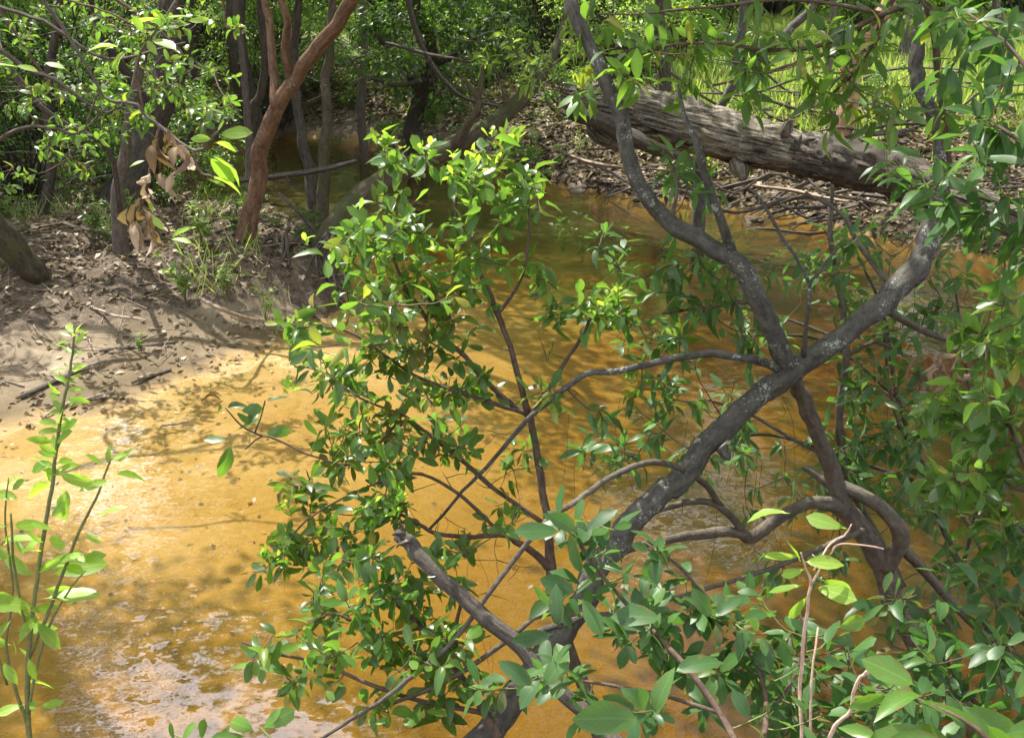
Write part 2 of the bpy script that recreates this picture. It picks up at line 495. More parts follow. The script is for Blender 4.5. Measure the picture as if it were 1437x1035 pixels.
def water_material():
    m, nt, out = new_mat('tannin stained creek water')
    L = nt.links
    ob = coords(nt, 'Object', (0.75, 1.0, 1.0))
    # ripple slopes in x and y at three sizes
    acc = None
    for sc_, amp in ((2.6, .035), (14.0, .065), (40.0, .055)):
        n_ = N(nt, 'ShaderNodeTexNoise', Scale=sc_, Detail=1.0, Roughness=0.5)
        L.new(ob, n_.inputs['Vector'])
        v1 = nt.nodes.new('ShaderNodeVectorMath'); v1.operation = 'SUBTRACT'; v1.inputs[1].default_value = (.5, .5, .5)
        L.new(n_.outputs['Color'], v1.inputs[0])
        v2 = nt.nodes.new('ShaderNodeVectorMath'); v2.operation = 'MULTIPLY'; v2.inputs[1].default_value = (amp * 1.6, amp * 2.6, 0)
        L.new(v1.outputs[0], v2.inputs[0])
        if acc is None: acc = v2.outputs[0]
        else:
            v3 = nt.nodes.new('ShaderNodeVectorMath'); v3.operation = 'ADD'
            L.new(acc, v3.inputs[0]); L.new(v2.outputs[0], v3.inputs[1]); acc = v3.outputs[0]
    v4 = nt.nodes.new('ShaderNodeVectorMath'); v4.operation = 'ADD'; v4.inputs[1].default_value = (0, 0, 1)
    L.new(acc, v4.inputs[0])
    bm = nt.nodes.new('ShaderNodeVectorMath'); bm.operation = 'NORMALIZE'; L.new(v4.outputs[0], bm.inputs[0])
    fr = N(nt, 'ShaderNodeFresnel', IOR=1.68); L.new(bm.outputs[0], fr.inputs['Normal'])
    gb = nt.nodes.new('ShaderNodeNewGeometry')      # the same share of light passes both ways, as it would with refraction
    L.new(math_(nt, 'ADD', 1.68, math_(nt, 'MULTIPLY', gb.outputs['Backfacing'], 1 / 1.68 - 1.68)), fr.inputs['IOR'])
    gl = N(nt, 'ShaderNodeBsdfGlossy', Roughness=0.03); L.new(bm.outputs[0], gl.inputs['Normal'])
    tr = N(nt, 'ShaderNodeBsdfTransparent'); tr.inputs[0].default_value = (1, 1, 1, 1)
    df = N(nt, 'ShaderNodeBsdfDiffuse'); df.inputs[0].default_value = (0.46, 0.35, 0.12, 1)
    m1 = nt.nodes.new('ShaderNodeMixShader'); m1.inputs[0].default_value = 0.10
    L.new(tr.outputs[0], m1.inputs[1]); L.new(df.outputs[0], m1.inputs[2])
    m2 = nt.nodes.new('ShaderNodeMixShader')
    L.new(fr.outputs[0], m2.inputs[0]); L.new(m1.outputs[0], m2.inputs[1]); L.new(gl.outputs[0], m2.inputs[2])
    L.new(m2.outputs[0], out.inputs[0])
    va = N(nt, 'ShaderNodeVolumeAbsorption', Density=5.6)
    va.inputs['Color'].default_value = (0.77, 0.68, 0.31, 1)
    L.new(va.outputs[0], out.inputs['Volume'])
    return m


M['water'] = water_material()

# ------------------------------------------------------------------ terrain
# shore as corner points (x, y, slope of the bank behind, height of the bank)
shore = []
for px, py, s, h in [(-500, 640, .13, .9), (-200, 622, .12, .9), (0, 603, .12, .9), (100, 594, .12, .9), (170, 575, .12, .9), (235, 540, .12, .8),
                     (300, 522, .12, .7), (380, 492, .14, .6), (450, 452, .3, .55), (484, 432, 1.3, .5), (488, 400, 2.2, .5), (470, 350, 2.2, .5),
                     (400, 335, 1.6, .5), (330, 322, 1.2, .55), (265, 300, 1.0, .6), (210, 262, 1.0, .7), (200, 228, .8, .8), (235, 205, .7, .9),
                     (310, 193, .6, 1.0), (400, 188, .7, 1.0), (520, 199, .8, 1.1), (620, 217, .7, 1.2), (700, 238, .55, 1.25), (760, 253, .45, 1.3),
                     (860, 270, .42, 1.3), (1000, 283, .40, 1.25), (1120, 300, .40, 1.2), (1230, 330, .38, 1.2), (1437, 365, .38, 1.2), (1650, 420, .5, 1.2)]:
    g_ = G(px, py)
    shore.append((g_[0], g_[1], s, h))
shore += [(8.5, 7.0, .8, 1.3), (7.0, 4.6, .8, 1.4), (4.5, 3.3, .9, 1.4), (2.0, 2.9, .9, 1.4), (0, 3.0, .9, 1.4), (-2.5, 2.9, .9, 1.4),
          (-6, 3.1, .8, 1.4), (-14, 3.6, .8, 1.4), (-26, 4.0, .8, 1.4), (-26, 8.6, .3, .9), (-14, 7.4, .2, .9)]
SH = np.array(shore)


def shore_fields(X, Y):
    A = SH[:, :2]; B = np.roll(A, -1, 0)
    sA = SH[:, 2:]; sB = np.roll(sA, -1, 0)
    inside = np.zeros(X.shape, bool)
    dmin = np.full(X.shape, 1e9); W = np.zeros(X.shape); S = np.zeros(X.shape); H = np.zeros(X.shape)
    dbar = np.full(X.shape, 1e9); doth = np.full(X.shape, 1e9)
    for i in range(len(A)):
        ax, ay = A[i]; bx, by = B[i]
        cond = ((ay > Y) != (by > Y))
        with np.errstate(divide='ignore', invalid='ignore'):
            xi = (bx - ax) * (Y - ay) / (by - ay + 1e-12) + ax
        inside ^= cond & (X < xi)
        dx, dy = bx - ax, by - ay
        t = np.clip(((X - ax) * dx + (Y - ay) * dy) / (dx * dx + dy * dy + 1e-12), 0, 1)
        d = np.hypot(X - (ax + t * dx), Y - (ay + t * dy))
        w = 1.0 / (d ** 4 + 1e-4)
        W += w; S += w * (sA[i, 0] * (1 - t) + sB[i, 0] * t); H += w * (sA[i, 1] * (1 - t) + sB[i, 1] * t)
        dmin = np.minimum(dmin, d)
        if i < 8 or i >= len(A) - 2: dbar = np.minimum(dbar, d)
        else: doth = np.minimum(doth, d)
    return inside, dmin, S / W, H / W, dbar, doth


_gr = np.random.default_rng(3).normal(size=(256, 256))


def vnoise(x, y, s):
    x = np.asarray(x) / s + 100; y = np.asarray(y) / s + 100
    xi = np.floor(x).astype(int); yi = np.floor(y).astype(int)
    fx = x - xi; fy = y - yi
    fx = fx * fx * (3 - 2 * fx); fy = fy * fy * (3 - 2 * fy)
    g = lambda a, b: _gr[a % 256, b % 256]
    return (g(xi, yi) * (1 - fx) + g(xi + 1, yi) * fx) * (1 - fy) + (g(xi, yi + 1) * (1 - fx) + g(xi + 1, yi + 1) * fx) * fy


def height(X, Y):
    X = np.asarray(X, float); Y = np.asarray(Y, float)
    ins, d, S, H, dbar, doth = shore_fields(X, Y)
    # land
    k = S * d / H
    land = H * (1 - np.exp(-k * 1.15)) + 0.012 * np.maximum(d - 4, 0)
    rough = np.clip(land * 2.0, 0, 1)
    land = land + rough * (0.07 * vnoise(X, Y, 1.1) + 0.045 * vnoise(X + 9, Y, 0.35) + 0.02 * vnoise(X + 9, Y + 4, 0.14)) + 0.012 * vnoise(X, Y + 31, 0.16) * np.clip(land * 8, 0, 1)
    # bed
    bar = 0.004 + 0.022 * dbar + 0.0105 * dbar ** 2
    oth = 0.02 + 0.7 * doth
    bed = -np.minimum(np.minimum(bar, oth), 0.62 + 0.05 * vnoise(X, Y, 2.0)) + 0.012 * vnoise(X, Y + 5, 0.5) * np.clip(dbar, 0, 1)
    edge = (0.016 * vnoise(X, Y + 50, 0.55) + 0.010 * vnoise(X + 20, Y, 0.17)) * np.clip((doth - dbar) / 1.0, 0, 1) * np.exp(-(dbar / 2.2) ** 2)
    step = 0.02 * np.clip(vnoise(X + 3, Y + 7, 0.3), -1, .6) * np.clip((doth - dbar), 0, 1) * np.clip(land * 9, 0, 1) * (~ins)
    return np.where(ins, bed, land) + edge + step


def axis(lo, hi, a, b, fine):
    mid = np.arange(a, b, fine)
    def out(dist):
        r = []; s = fine; p = 0
        while p < dist:
            s *= 1.09; p += s; r.append(p)
        return np.array(r)
    return np.concatenate([(a - out(a - lo))[::-1], mid, b + out(hi - b)])


gx = axis(-160, 160, -6.5, 6.5, 0.05)
gy = axis(-60, 260, 2.6, 16.0, 0.05)
GX, GY = np.meshgrid(gx, gy)
GZ = height(GX, GY)
nx_, ny_ = len(gx), len(gy)
ii = np.arange(ny_ - 1)[:, None] * nx_; jj = np.arange(nx_ - 1)[None, :]
quads = np.stack([ii + jj, ii + jj + 1, ii + jj + nx_ + 1, ii + jj + nx_], -1).reshape(-1, 4)
tm = fast_mesh('ground', np.stack([GX, GY, GZ], -1).reshape(-1, 3), [quads])
ins, dd, S_, H_, dbar, doth = shore_fields(GX, GY)
sand_z = np.where(ins, 1.0, np.clip(1.0 - (GZ - 0.14) / 0.2, 0, 1) * (dbar < 5))
sand_z = np.where(~ins & (doth < dbar), np.clip(0.25 - GZ * 0.6, 0.0, 1), sand_z)
mead = ((GX > 2.5) & (GY > 15.5) & (~ins)) * np.clip((GY - 14.5) / 2.5, 0, 1)
grass_z = np.clip(mead + np.where(GY > 26, 0.6, 0), 0, 1)
silt = np.where(ins, 0.0, np.clip(GZ / 0.03, 0, 1))
ca = tm.color_attributes.new('zone', 'FLOAT_COLOR', 'POINT')
ca.data.foreach_set('color', np.stack([sand_z, grass_z, silt, np.ones_like(sand_z)], -1).astype(np.float32).ravel())
ground = link('ground', tm, M['ground'])
tag(ground, kind='structure')

# water: a closed body whose top is the surface; the creek bed rises through it
wx0, wx1, wy0, wy1, wz = -27, 11, 2.2, 23.5, -1.2
wv = np.array([(x, y, z) for z in (wz, 0) for y in (wy0, wy1) for x in (wx0, wx1)])
wf = np.array([(0, 2, 3, 1), (4, 5, 7, 6), (0, 1, 5, 4), (2, 6, 7, 3), (0, 4, 6, 2), (1, 3, 7, 5)])
water = link('water', fast_mesh('water', wv, [wf], smooth=False), M['water'])
tag(water, kind='structure')


def hz(x, y):
    return float(height(np.array([x]), np.array([y]))[0])


# ------------------------------------------------------------------ leaves
def leaf_template(ts, ws, fold=0.18, droop=0.25, wave=0.03, seed=0, pet=0.12):
    r = np.random.default_rng(seed)
    bend = r.normal() * .09; twist = r.normal() * .5; wsc = r.uniform(.9, 1.1)
    V = []; UV = []; F_ = []
    rows = []
    V.append((0, 0, 0)); UV.append((0.5, 0)); rows.append([0])
    for t, w in zip(ts, ws):
        y = pet + t * (1 - pet)
        z = -droop * t * t
        j = r.normal(size=2) * wave
        if w <= 0.001:
            V.append((bend * t * t, y, z)); UV.append((0.5, t)); rows.append([len(V) - 1])
        else:
            w = w * wsc; bx = bend * t * t; tw_ = twist * t * w
            V += [(bx - w * r.uniform(.88, 1.06), y, z + fold * w + j[0] - tw_), (bx, y, z), (bx + w * r.uniform(.88, 1.06), y, z + fold * w + j[1] + tw_)]
            UV += [(0, t), (0.5, t), (1, t)]
            rows.append([len(V) - 3, len(V) - 2, len(V) - 1])
    T = []
    for a, b in zip(rows[:-1], rows[1:]):
        if len(a) == 1 and len(b) == 3:
            T += [(a[0], b[1], b[0]), (a[0], b[2], b[1])]
        elif len(a) == 3 and len(b) == 3:
            T += [(a[0], a[1], b[1]), (a[0], b[1], b[0]), (a[1], a[2], b[2]), (a[1], b[2], b[1])]
        elif len(a) == 3 and len(b) == 1:
            T += [(a[0], a[1], b[0]), (a[1], a[2], b[0])]
    return np.array(V, float), np.array(T, int), np.array(UV, float)


TS = [0.0, 0.12, 0.35, 0.6, 0.82, 1.0]
OBOV = [[.012, .10, .19, .225, .16, 0], [.012, .11, .20, .22, .14, 0], [.012, .08, .15, .19, .15, 0], [.012, .12, .20, .20, .12, 0], [.012, .09, .16, .17, .11, 0], [.012, .10, .19, .22, .18, 0], [.012, .08, .14, .17, .13, 0]]
LANC = [[.01, .08, .14, .15, .09, 0], [.01, .09, .15, .14, .08, 0], [.01, .10, .17, .16, .085, 0], [.01, .07, .12, .13, .08, 0], [.01, .09, .16, .17, .10, 0]]
BROAD = [[.012, .14, .24, .25, .15, 0], [.012, .13, .23, .26, .17, 0]]
T_OBOV = [leaf_template(TS, w, f, d, .012, i) for i, (w, f, d) in enumerate(zip(OBOV, (.2, .35, .1, .5, .7, -.15, .4), (.12, .3, .05, .45, .6, .2, -.15)))]
T_LANC = [leaf_template(TS, w, f, d, .012, i + 10) for i, (w, f, d) in enumerate(zip(LANC, (.25, .5, .15, .6, .05), (.1, .35, .55, .7, .2)))]
T_BROAD = [leaf_template(TS, w, f, d, .015, i + 20) for i, (w, f, d) in enumerate(zip(BROAD, (.2, .4), (.15, .35)))]
T_DEAD = [leaf_template(TS, w, f, d, .05, i + 30) for i, (w, f, d) in enumerate(zip([[.012, .10, .18, .2, .13, 0], [.012, .08, .16, .22, .15, 0], [.012, .12, .2, .17, .1, 0]], (.9, 1.3, -.8), (.5, .9, -.3)))]
# far leaves: a folded diamond of four triangles, and a flat one of two
T_FAR = [(np.array([(0, 0, 0), (-.24, .45, .06), (0, .5, -.02), (.24, .45, .06), (0, 1, -.15)], float), np.array([(0, 2, 1), (0, 3, 2), (1, 2, 4), (2, 3, 4)]), np.zeros((5, 2)))]
T_FLAT = [(np.array([(0, 0, 0), (-.26, .5, .05), (.26, .5, .05), (0, 1, -.1)], float), np.array([(0, 2, 1), (1, 2, 3)]), np.zeros((4, 2)))]
T_BLADE = [(np.array([(-.02, 0, 0), (.02, 0, 0), (-.015, .6, .03), (.015, .6, .03), (0, 1, .16)], float), np.array([(0, 1, 3), (0, 3, 2), (2, 3, 4)]), np.zeros((5, 2)))]


def frames(dirs, up=None, jitter=0.4, r=None):
    """(n,3,3) matrices whose columns are x (across), y (along the leaf), z (leaf normal)"""
    r = r or rng
    n = len(dirs)
    y = norm(dirs)
    up = np.array([0, 0, 1.0]) if up is None else up
    z = up[None, :] + r.normal(size=(n, 3)) * jitter if up.ndim == 1 else up + r.normal(size=(n, 3)) * jitter
    z = norm(z - y * np.sum(z * y, 1, keepdims=True))
    x = np.cross(y, z)
    return np.stack([x, y, z], -1)


def cloud_arrays(templates, R, pos, scale, r=None):
    r = r or rng
    pick = r.integers(0, len(templates), len(pos))
    Vs, Ts, Us = [], [], []; off = 0
    for k, (V, T, UV) in enumerate(templates):
        m = pick == k
        if not m.any(): continue
        n = int(m.sum())
        W = np.einsum('nij,vj->nvi', R[m], V) * np.asarray(scale)[m][:, None, None] + pos[m][:, None, :]
        Vs.append(W.reshape(-1, 3))
        Ts.append((T[None] + (np.arange(n) * len(V))[:, None, None] + off).reshape(-1, 3))
        Us.append(np.tile(UV, (n, 1)))
        off += n * len(V)
    return np.vstack(Vs), np.vstack(Ts), np.vstack(Us)


def cloud_mesh(name, templates, R, pos, scale, r=None, uv=True):
    V, T, U = cloud_arrays(templates, R, pos, scale, r)
    return fast_mesh(name, V, [T], U if uv else None)


_leafmesh = {}


def leaf_meshes(key, templates, mat):
    if (key, mat.name) not in _leafmesh:
        out = []
        for V, T, UV in templates:
            me = fast_mesh('leaf', V, [T], UV)
            me.materials.append(mat)
            out.append(me)
        _leafmesh[(key, mat.name)] = out
    return _leafmesh[(key, mat.name)]


def project(p):
    q = p - CAM
    zc = q @ FW
    return 718.5 + F * (q @ RT) / zc, 517.5 - F * (q @ UP) / zc, zc


def leaves_on(root, key, templates, mat, R, pos, scale, limit=300, mat_pick=None):
    """up to `limit` of the leaves that show largest are objects of their own, the others one joined part"""
    base = np.array(root.location)
    x, y, zc = project(pos)
    inview = (x > -20) & (x < 1457) & (y > -20) & (y < 1055) & (zc > 0.2)
    show = np.where(inview, scale / np.maximum(zc, .1), 0)
    order = np.argsort(-show)
    own = [i for i in order[:limit] if show[i] > 0]
    mask = np.ones(len(pos), bool); mask[own] = False
    meshes = leaf_meshes(key, templates, mat)
    for i in own:
        o = bpy.data.objects.new('leaf', meshes[int(rng.integers(len(meshes)))])
        COL.objects.link(o)
        o.parent = root
        A = R[i] * scale[i]
        p = pos[i] - base
        o.matrix_basis = Matrix(((A[0, 0], A[0, 1], A[0, 2], p[0]), (A[1, 0], A[1, 1], A[1, 2], p[1]), (A[2, 0], A[2, 1], A[2, 2], p[2]), (0, 0, 0, 1)))
    if mask.any():
        me = cloud_mesh('foliage', templates, R[mask], pos[mask] - base, scale[mask])
        o = link('foliage', me, mat, root)
        o['kind'] = 'stuff'


def rosettes(tips, dirs, n_lo, n_hi, size, spread=(40, 85), droop=0.15, jitter=0.4, back=0.0, r=None):
    r = r or rng
    Rs, Ps, Ss = [], [], []
    for p, d in zip(tips, dirs):
        n = int(r.integers(n_lo, n_hi + 1))
        d = norm(d)
        a = np.cross(d, [0.2, 0.1, 1.0]); a = norm(a); b = np.cross(d, a)
        ph = r.uniform(0, 6.28)
        for k in range(n):
            t = math.radians(r.uniform(*spread)); ang = ph + k * 2.4 + r.normal() * .25
            v = d * math.cos(t) + (a * math.cos(ang) + b * math.sin(ang)) * math.sin(t)
            v = v + np.array([0, 0, -droop * r.uniform(0.3, 1.6)])
            Ps.append(p - d * (0.012 * k * size / 0.07 + back * r.random()))
            Rs.append(norm(v)); Ss.append(size * r.uniform(0.62, 1.2))
    Rs = np.array(Rs); Ps = np.array(Ps); Ss = np.array(Ss)
    return frames(Rs, None, jitter, r), Ps, Ss


def sample_tips(clusters, r):
    """clusters (px, py, Y, rx, ry, dY, n)"""
    out = []
    for px, py, Y, rx, ry, dY, n in clusters:
        for _ in range(n):
            a = r.uniform(0, 6.28); q = math.sqrt(r.random())
            out.append(P(px + rx * q * math.cos(a), py + ry * q * math.sin(a), Y + r.normal() * dY))
    return np.array(out)


def grow(skel, tips, r, r0=0.004, r1=0.0013, lift=0.15, maxr=0.007):
    """join every tip to the nearest wood already there; returns twig tubes and the direction at each tip"""
    nodes = np.array(skel, float)
    d0 = np.min(np.linalg.norm(tips[:, None, :] - nodes[None], axis=2), axis=1)
    order = np.argsort(d0)
    parts = []; dirs = np.zeros_like(tips)
    for i in order:
        t = tips[i]
        d = np.linalg.norm(nodes - t, axis=1)
        d = d + 0.25 * np.maximum(nodes[:, 2] - t[2], 0)
        j = int(np.argmin(d)); a = nodes[j]
        Lq = max(np.linalg.norm(t - a), 0.01)
        mid = (a + t) / 2 + np.array([0, 0, -lift * Lq]) + r.normal(size=3) * 0.09 * Lq
        s = np.linspace(0, 1, 6)[:, None]
        pts = (1 - s) ** 2 * a + 2 * s * (1 - s) * mid + s * s * t + r.normal(size=(6, 3)) * 0.012 * Lq * (s * (1 - s) * 4)
        dirs[i] = pts[-1] - pts[-3]
        ra = min(r0 * (0.5 + Lq * 1.6), maxr)
        parts.append(tube_arrays(pts, np.linspace(ra, r1, 6), 4, 0, 0, False))
        nodes = np.vstack([nodes, pts[2:]])
    return parts, dirs


def shrub(name, label, cat, base, stems, clusters, leafkey, templates, mat, size, nl=(4, 7), spread=(40, 85), droop=.15,
          jitter=.4, stem_mat='twig', twig_mat='twig', seed=1, limit=300, group=None, skel_only=None, r0=.004, n_side=8, stem_name='stem', root=None, lift=.15, r1=.0013):
    r = np.random.default_rng(seed)
    if root is None:
        root = empty(name, base, label, cat, group)
    b = np.array(root.location)
    sk = [] if skel_only is None else [skel_only]
    for k, rows in enumerate(stems):
        pts, rad = pix_path(rows)
        p, _ = catmull(pts, rad, 4)
        sk.append(p)
        nm = stem_name[k] if isinstance(stem_name, (list, tuple)) else stem_name
        tube_obj(nm, M[stem_mat], pts, rad, root, b, n_side, 5, 0.06, 0, 0.0015 * max(1, rad.max() / .01), seed + k)
    sk = np.vstack(sk)
    if clusters:
        tips = sample_tips([(a, b_, c, d * 1.12, e * 1.12, f * 1.3, n) for a, b_, c, d, e, f, n in clusters], r)
        parts, dirs = grow(sk, tips, r, r0, r1, lift)
        V, q, t, uv = join_arrays(parts)
        o = link('twigs', fast_mesh('twigs', V - b, [q, t], uv), M[twig_mat], root)
        o['kind'] = 'stuff'
        R, ps, ss = rosettes(tips, dirs, nl[0], nl[1], size, spread, droop, jitter, 0.03, r)
        leaves_on(root, leafkey, templates, mat, R, ps, ss, limit)
    return root, sk


def placed_leaves(root, key, templates, mat, rows, seed=0, tilt=0.25):
    """rows (px, py of the stalk, Y, angle on the picture in degrees, length px)"""
    r = np.random.default_rng(seed)
    D, Ps, Ss = [], [], []
    for px, py, Y, ang, ln in rows:
        p = P(px, py, Y)
        v = RT * math.cos(math.radians(ang)) + UP * math.sin(math.radians(ang)) + FW * r.normal() * tilt
        D.append(norm(v)); Ps.append(p); Ss.append(ln / F * depth(p) * 1.05)
    R = frames(np.array(D), np.array([-0.2, -0.55, 0.8]), 0.35, r)
    leaves_on(root, key, templates, mat, R, np.array(Ps), np.array(Ss), 300)

# ------------------------------------------------------------------ woodland: tall trees, bushes
def clump_leaves(centres, rad, n, size, r, flat=0.7):
    k = r.integers(0, len(centres), n)
    g = r.normal(size=(n, 3)) * 0.55
    g[:, 2] *= flat
    pos = centres[k] + g * rad[k][:, None]
    out = norm(g + r.normal(size=(n, 3)) * 0.5)
    d = norm(out * [1, 1, 0.5] + np.array([0, 0, -0.25]) + r.normal(size=(n, 3)) * 0.35)
    return frames(d, None, 0.55, r), pos, size * r.uniform(0.6, 1.25, n)


def tall_proto(seed, H, spread, nclump, nleaf, leaf, low=0.4):
    r = np.random.default_rng(seed)
    tp = np.array([(0, 0, -0.3), (0.02 * H * r.normal(), 0.02 * H * r.normal(), .2 * H), (0.025 * H * r.normal(), 0.025 * H * r.normal(), .45 * H),
                   (0.035 * H * r.normal(), 0.035 * H * r.normal(), .7 * H), (0.05 * H * r.normal(), 0.04 * H * r.normal(), .93 * H)])
    tr = np.array([.016, .0125, .010, .007, .002]) * H
    p, rad = catmull(tp, tr, 5)
    V, q, t, uv = tube_arrays(p, rad, 12, 0.08, seed, True, 0.05)
    trunk = fast_mesh('trunk', V, [q, t], uv)
    cs = []; rs = []; br = []
    for k in range(nclump):
        z = H * r.uniform(low, 1.0); a = r.uniform(0, 6.28)
        f = math.sin(math.pi * min(1, max(0.08, (1.03 - z / H) / (1.05 - low))) ** 0.7)
        d = spread * (0.25 + 0.75 * f) * math.sqrt(r.uniform(.05, 1))
        c = np.array([d * math.cos(a), d * math.sin(a), z]); cs.append(c); rs.append(spread * r.uniform(.16, .30))
        i = int(np.argmin(np.abs(p[:, 2] - (z - d * .5))))
        mid = (p[i] + c) / 2 + np.array([0, 0, .08 * d])
        br.append(tube_arrays(catmull([p[i], mid, c], [rad[i] * .5, rad[i] * .3, .012], 3)[0], np.linspace(max(rad[i] * .5, .03), .01, 7), 5, .05, k, False))
    br.sort(key=lambda b: -len(b[0]))
    R, pos, s = clump_leaves(np.array(cs), np.array(rs), nleaf, leaf, r)
    crown = cloud_mesh('crown', T_FLAT, R, pos, s, r, uv=False)
    V, q, t, uv = join_arrays(br)
    limbs = fast_mesh('limbs', V, [q, t], uv)
    return trunk, limbs, crown


def place_proto(proto, mats, names, name, label, cat, group, loc, rot, sc, flags=None):
    root = empty(name, loc, label, cat, group)
    root.rotation_euler = (0, 0, rot)
    root.scale = (sc, sc, sc)
    for me, mat, nm in zip(proto, mats, names):
        if me is None: continue
        if not me.materials: me.materials.append(mat)
        o = link(nm, me, None, root)
        if len(me.materials) and me.materials[0] != mat:
            o.material_slots[0].link = 'OBJECT'; o.material_slots[0].material = mat
        if flags and nm in flags: o['kind'] = 'stuff'
    return root


TALL = [tall_proto(101, 15, 3.4, 54, 10500, .21, .34), tall_proto(102, 17, 3.0, 54, 10500, .21, .34), tall_proto(103, 14, 3.8, 54, 11000, .21, .30)]
TN = ['trunk', 'limbs', 'crown']
tall = [
    # x, y, scale, proto, label
    (-15.5, 22.0, 1.0, 0, 'tall tree back left beyond the bend of the creek'),
    (-6.8, 24.6, .8, 2, 'tall tree behind the bend, seen between the reddish and dark trunks'),
    (-4.0, 30.0, 1.0, 1, 'tall tree far behind the upstream bend at left'),
    (1.0, 39.0, 1.0, 1, 'tall tree behind the far bank left of the meadow'),
    (-14.5, 17.0, 1.0, 1, 'tall tree deep in the left woods'),
    (-12.5, 12.0, .95, 2, 'tall tree in the left woods behind the sandy beach'),
    (7.5, 40.0, 1.1, 0, 'tall tree at the far edge of the bright meadow'),
    (12.5, 42.0, 1.1, 2, 'broad tall tree at the far edge of the meadow'),
    (18.5, 36.0, 1.1, 1, 'tall tree behind the meadow at far right'),
    (17.0, 25.0, 1.0, 0, 'tall tree right of the meadow'),
    (13.5, 18.0, .95, 2, 'tall tree on the right bank behind the fallen log'),
    (-20.0, 24.0, 1.1, 0, 'tall tree far back in the left woods'),
    (-3.0, 36.0, 1.15, 2, 'tall tree in the woods far behind the creek'),
    (-19.0, 32.0, 1.15, 1, 'tall tree in the woods far behind the left bend'),
    (2.0, 46.0, 1.2, 0, 'tall tree in the distance behind the creek'),
    (24.0, 46.0, 1.2, 2, 'tall tree in the distance at far right'),
    (-11.8, 19.0, 1.0, 1, 'tall tree on the left side of the bend, right of the deep left woods'),
    (-4.6, 20.8, .85, 0, 'slender tall tree at the far shore of the bend'),
    (10.2, 33.0, 1.15, 0, 'tall tree at the back of the meadow, right of centre'),
    (14.0, 29.0, 1.15, 1, 'tall tree at the right rear of the meadow'),
    (-9.0, 33.0, .9, 2, 'tall tree far behind the bend between the woods'),
    (1.5, 31.0, 1.2, 2, 'tall tree deep behind the far bank'),
    # trees of the near bank, whose crowns hang over the water above the frame
    (4.6, 2.2, .62, 2, 'near bank tree whose crown shades the right side of the creek'),
    (1.2, 0.9, .60, 0, 'near bank tree whose crown hangs above the leaning grey trunk'),
    (-3.6, 0.4, .58, 1, 'near bank tree whose crown dapples the lower left water'),
    (7.6, 6.2, .66, 0, 'right bank tree whose crown hangs over the log'),
]
for x, y, s, k, lab in tall:
    place_proto(TALL[k], [M['bark_dark'], M['bark_dark'], M['leaf_wood']], TN, 'tall_tree', lab, 'tree', 'tall woodland trees',
                (x, y, hz(x, y)), random.uniform(0, 6.28), s, flags=('crown', 'limbs'))


def bush_proto(seed, H, W, nclump, nleaf, leaf, templates=T_FAR):
    r = np.random.default_rng(seed)
    cs, rs, tubes = [], [], []
    for k in range(nclump):
        z = H * r.uniform(.12, 1) ** .8; a = r.uniform(0, 6.28); d = W * math.sqrt(r.random()) * math.sqrt(max(.12, 1 - (z / H - .45) ** 2 * 1.6))
        c = np.array([d * math.cos(a), d * math.sin(a), z]); cs.append(c); rs.append(H * r.uniform(.07, .15))
        b0 = np.array([r.normal() * .12, r.normal() * .12, -.1])
        m = b0 * .4 + c * .5 + np.array([0, 0, .12 * H]) + r.normal(size=3) * .06 * H
        p, q = catmull([b0, (b0 + m) / 2 + r.normal(size=3) * .03 * H, m, c], [.022, .017, .011, .004], 3)
        tubes.append(tube_arrays(p, q * H / 2.4, 5, 0, 0, False))
    R, pos, s = clump_leaves(np.array(cs), np.array(rs), nleaf, leaf, r, .75)
    V, q, t, uv = join_arrays(tubes)
    return fast_mesh('stems', V, [q, t], uv), cloud_mesh('foliage', templates, R, pos, s, r, uv=False)


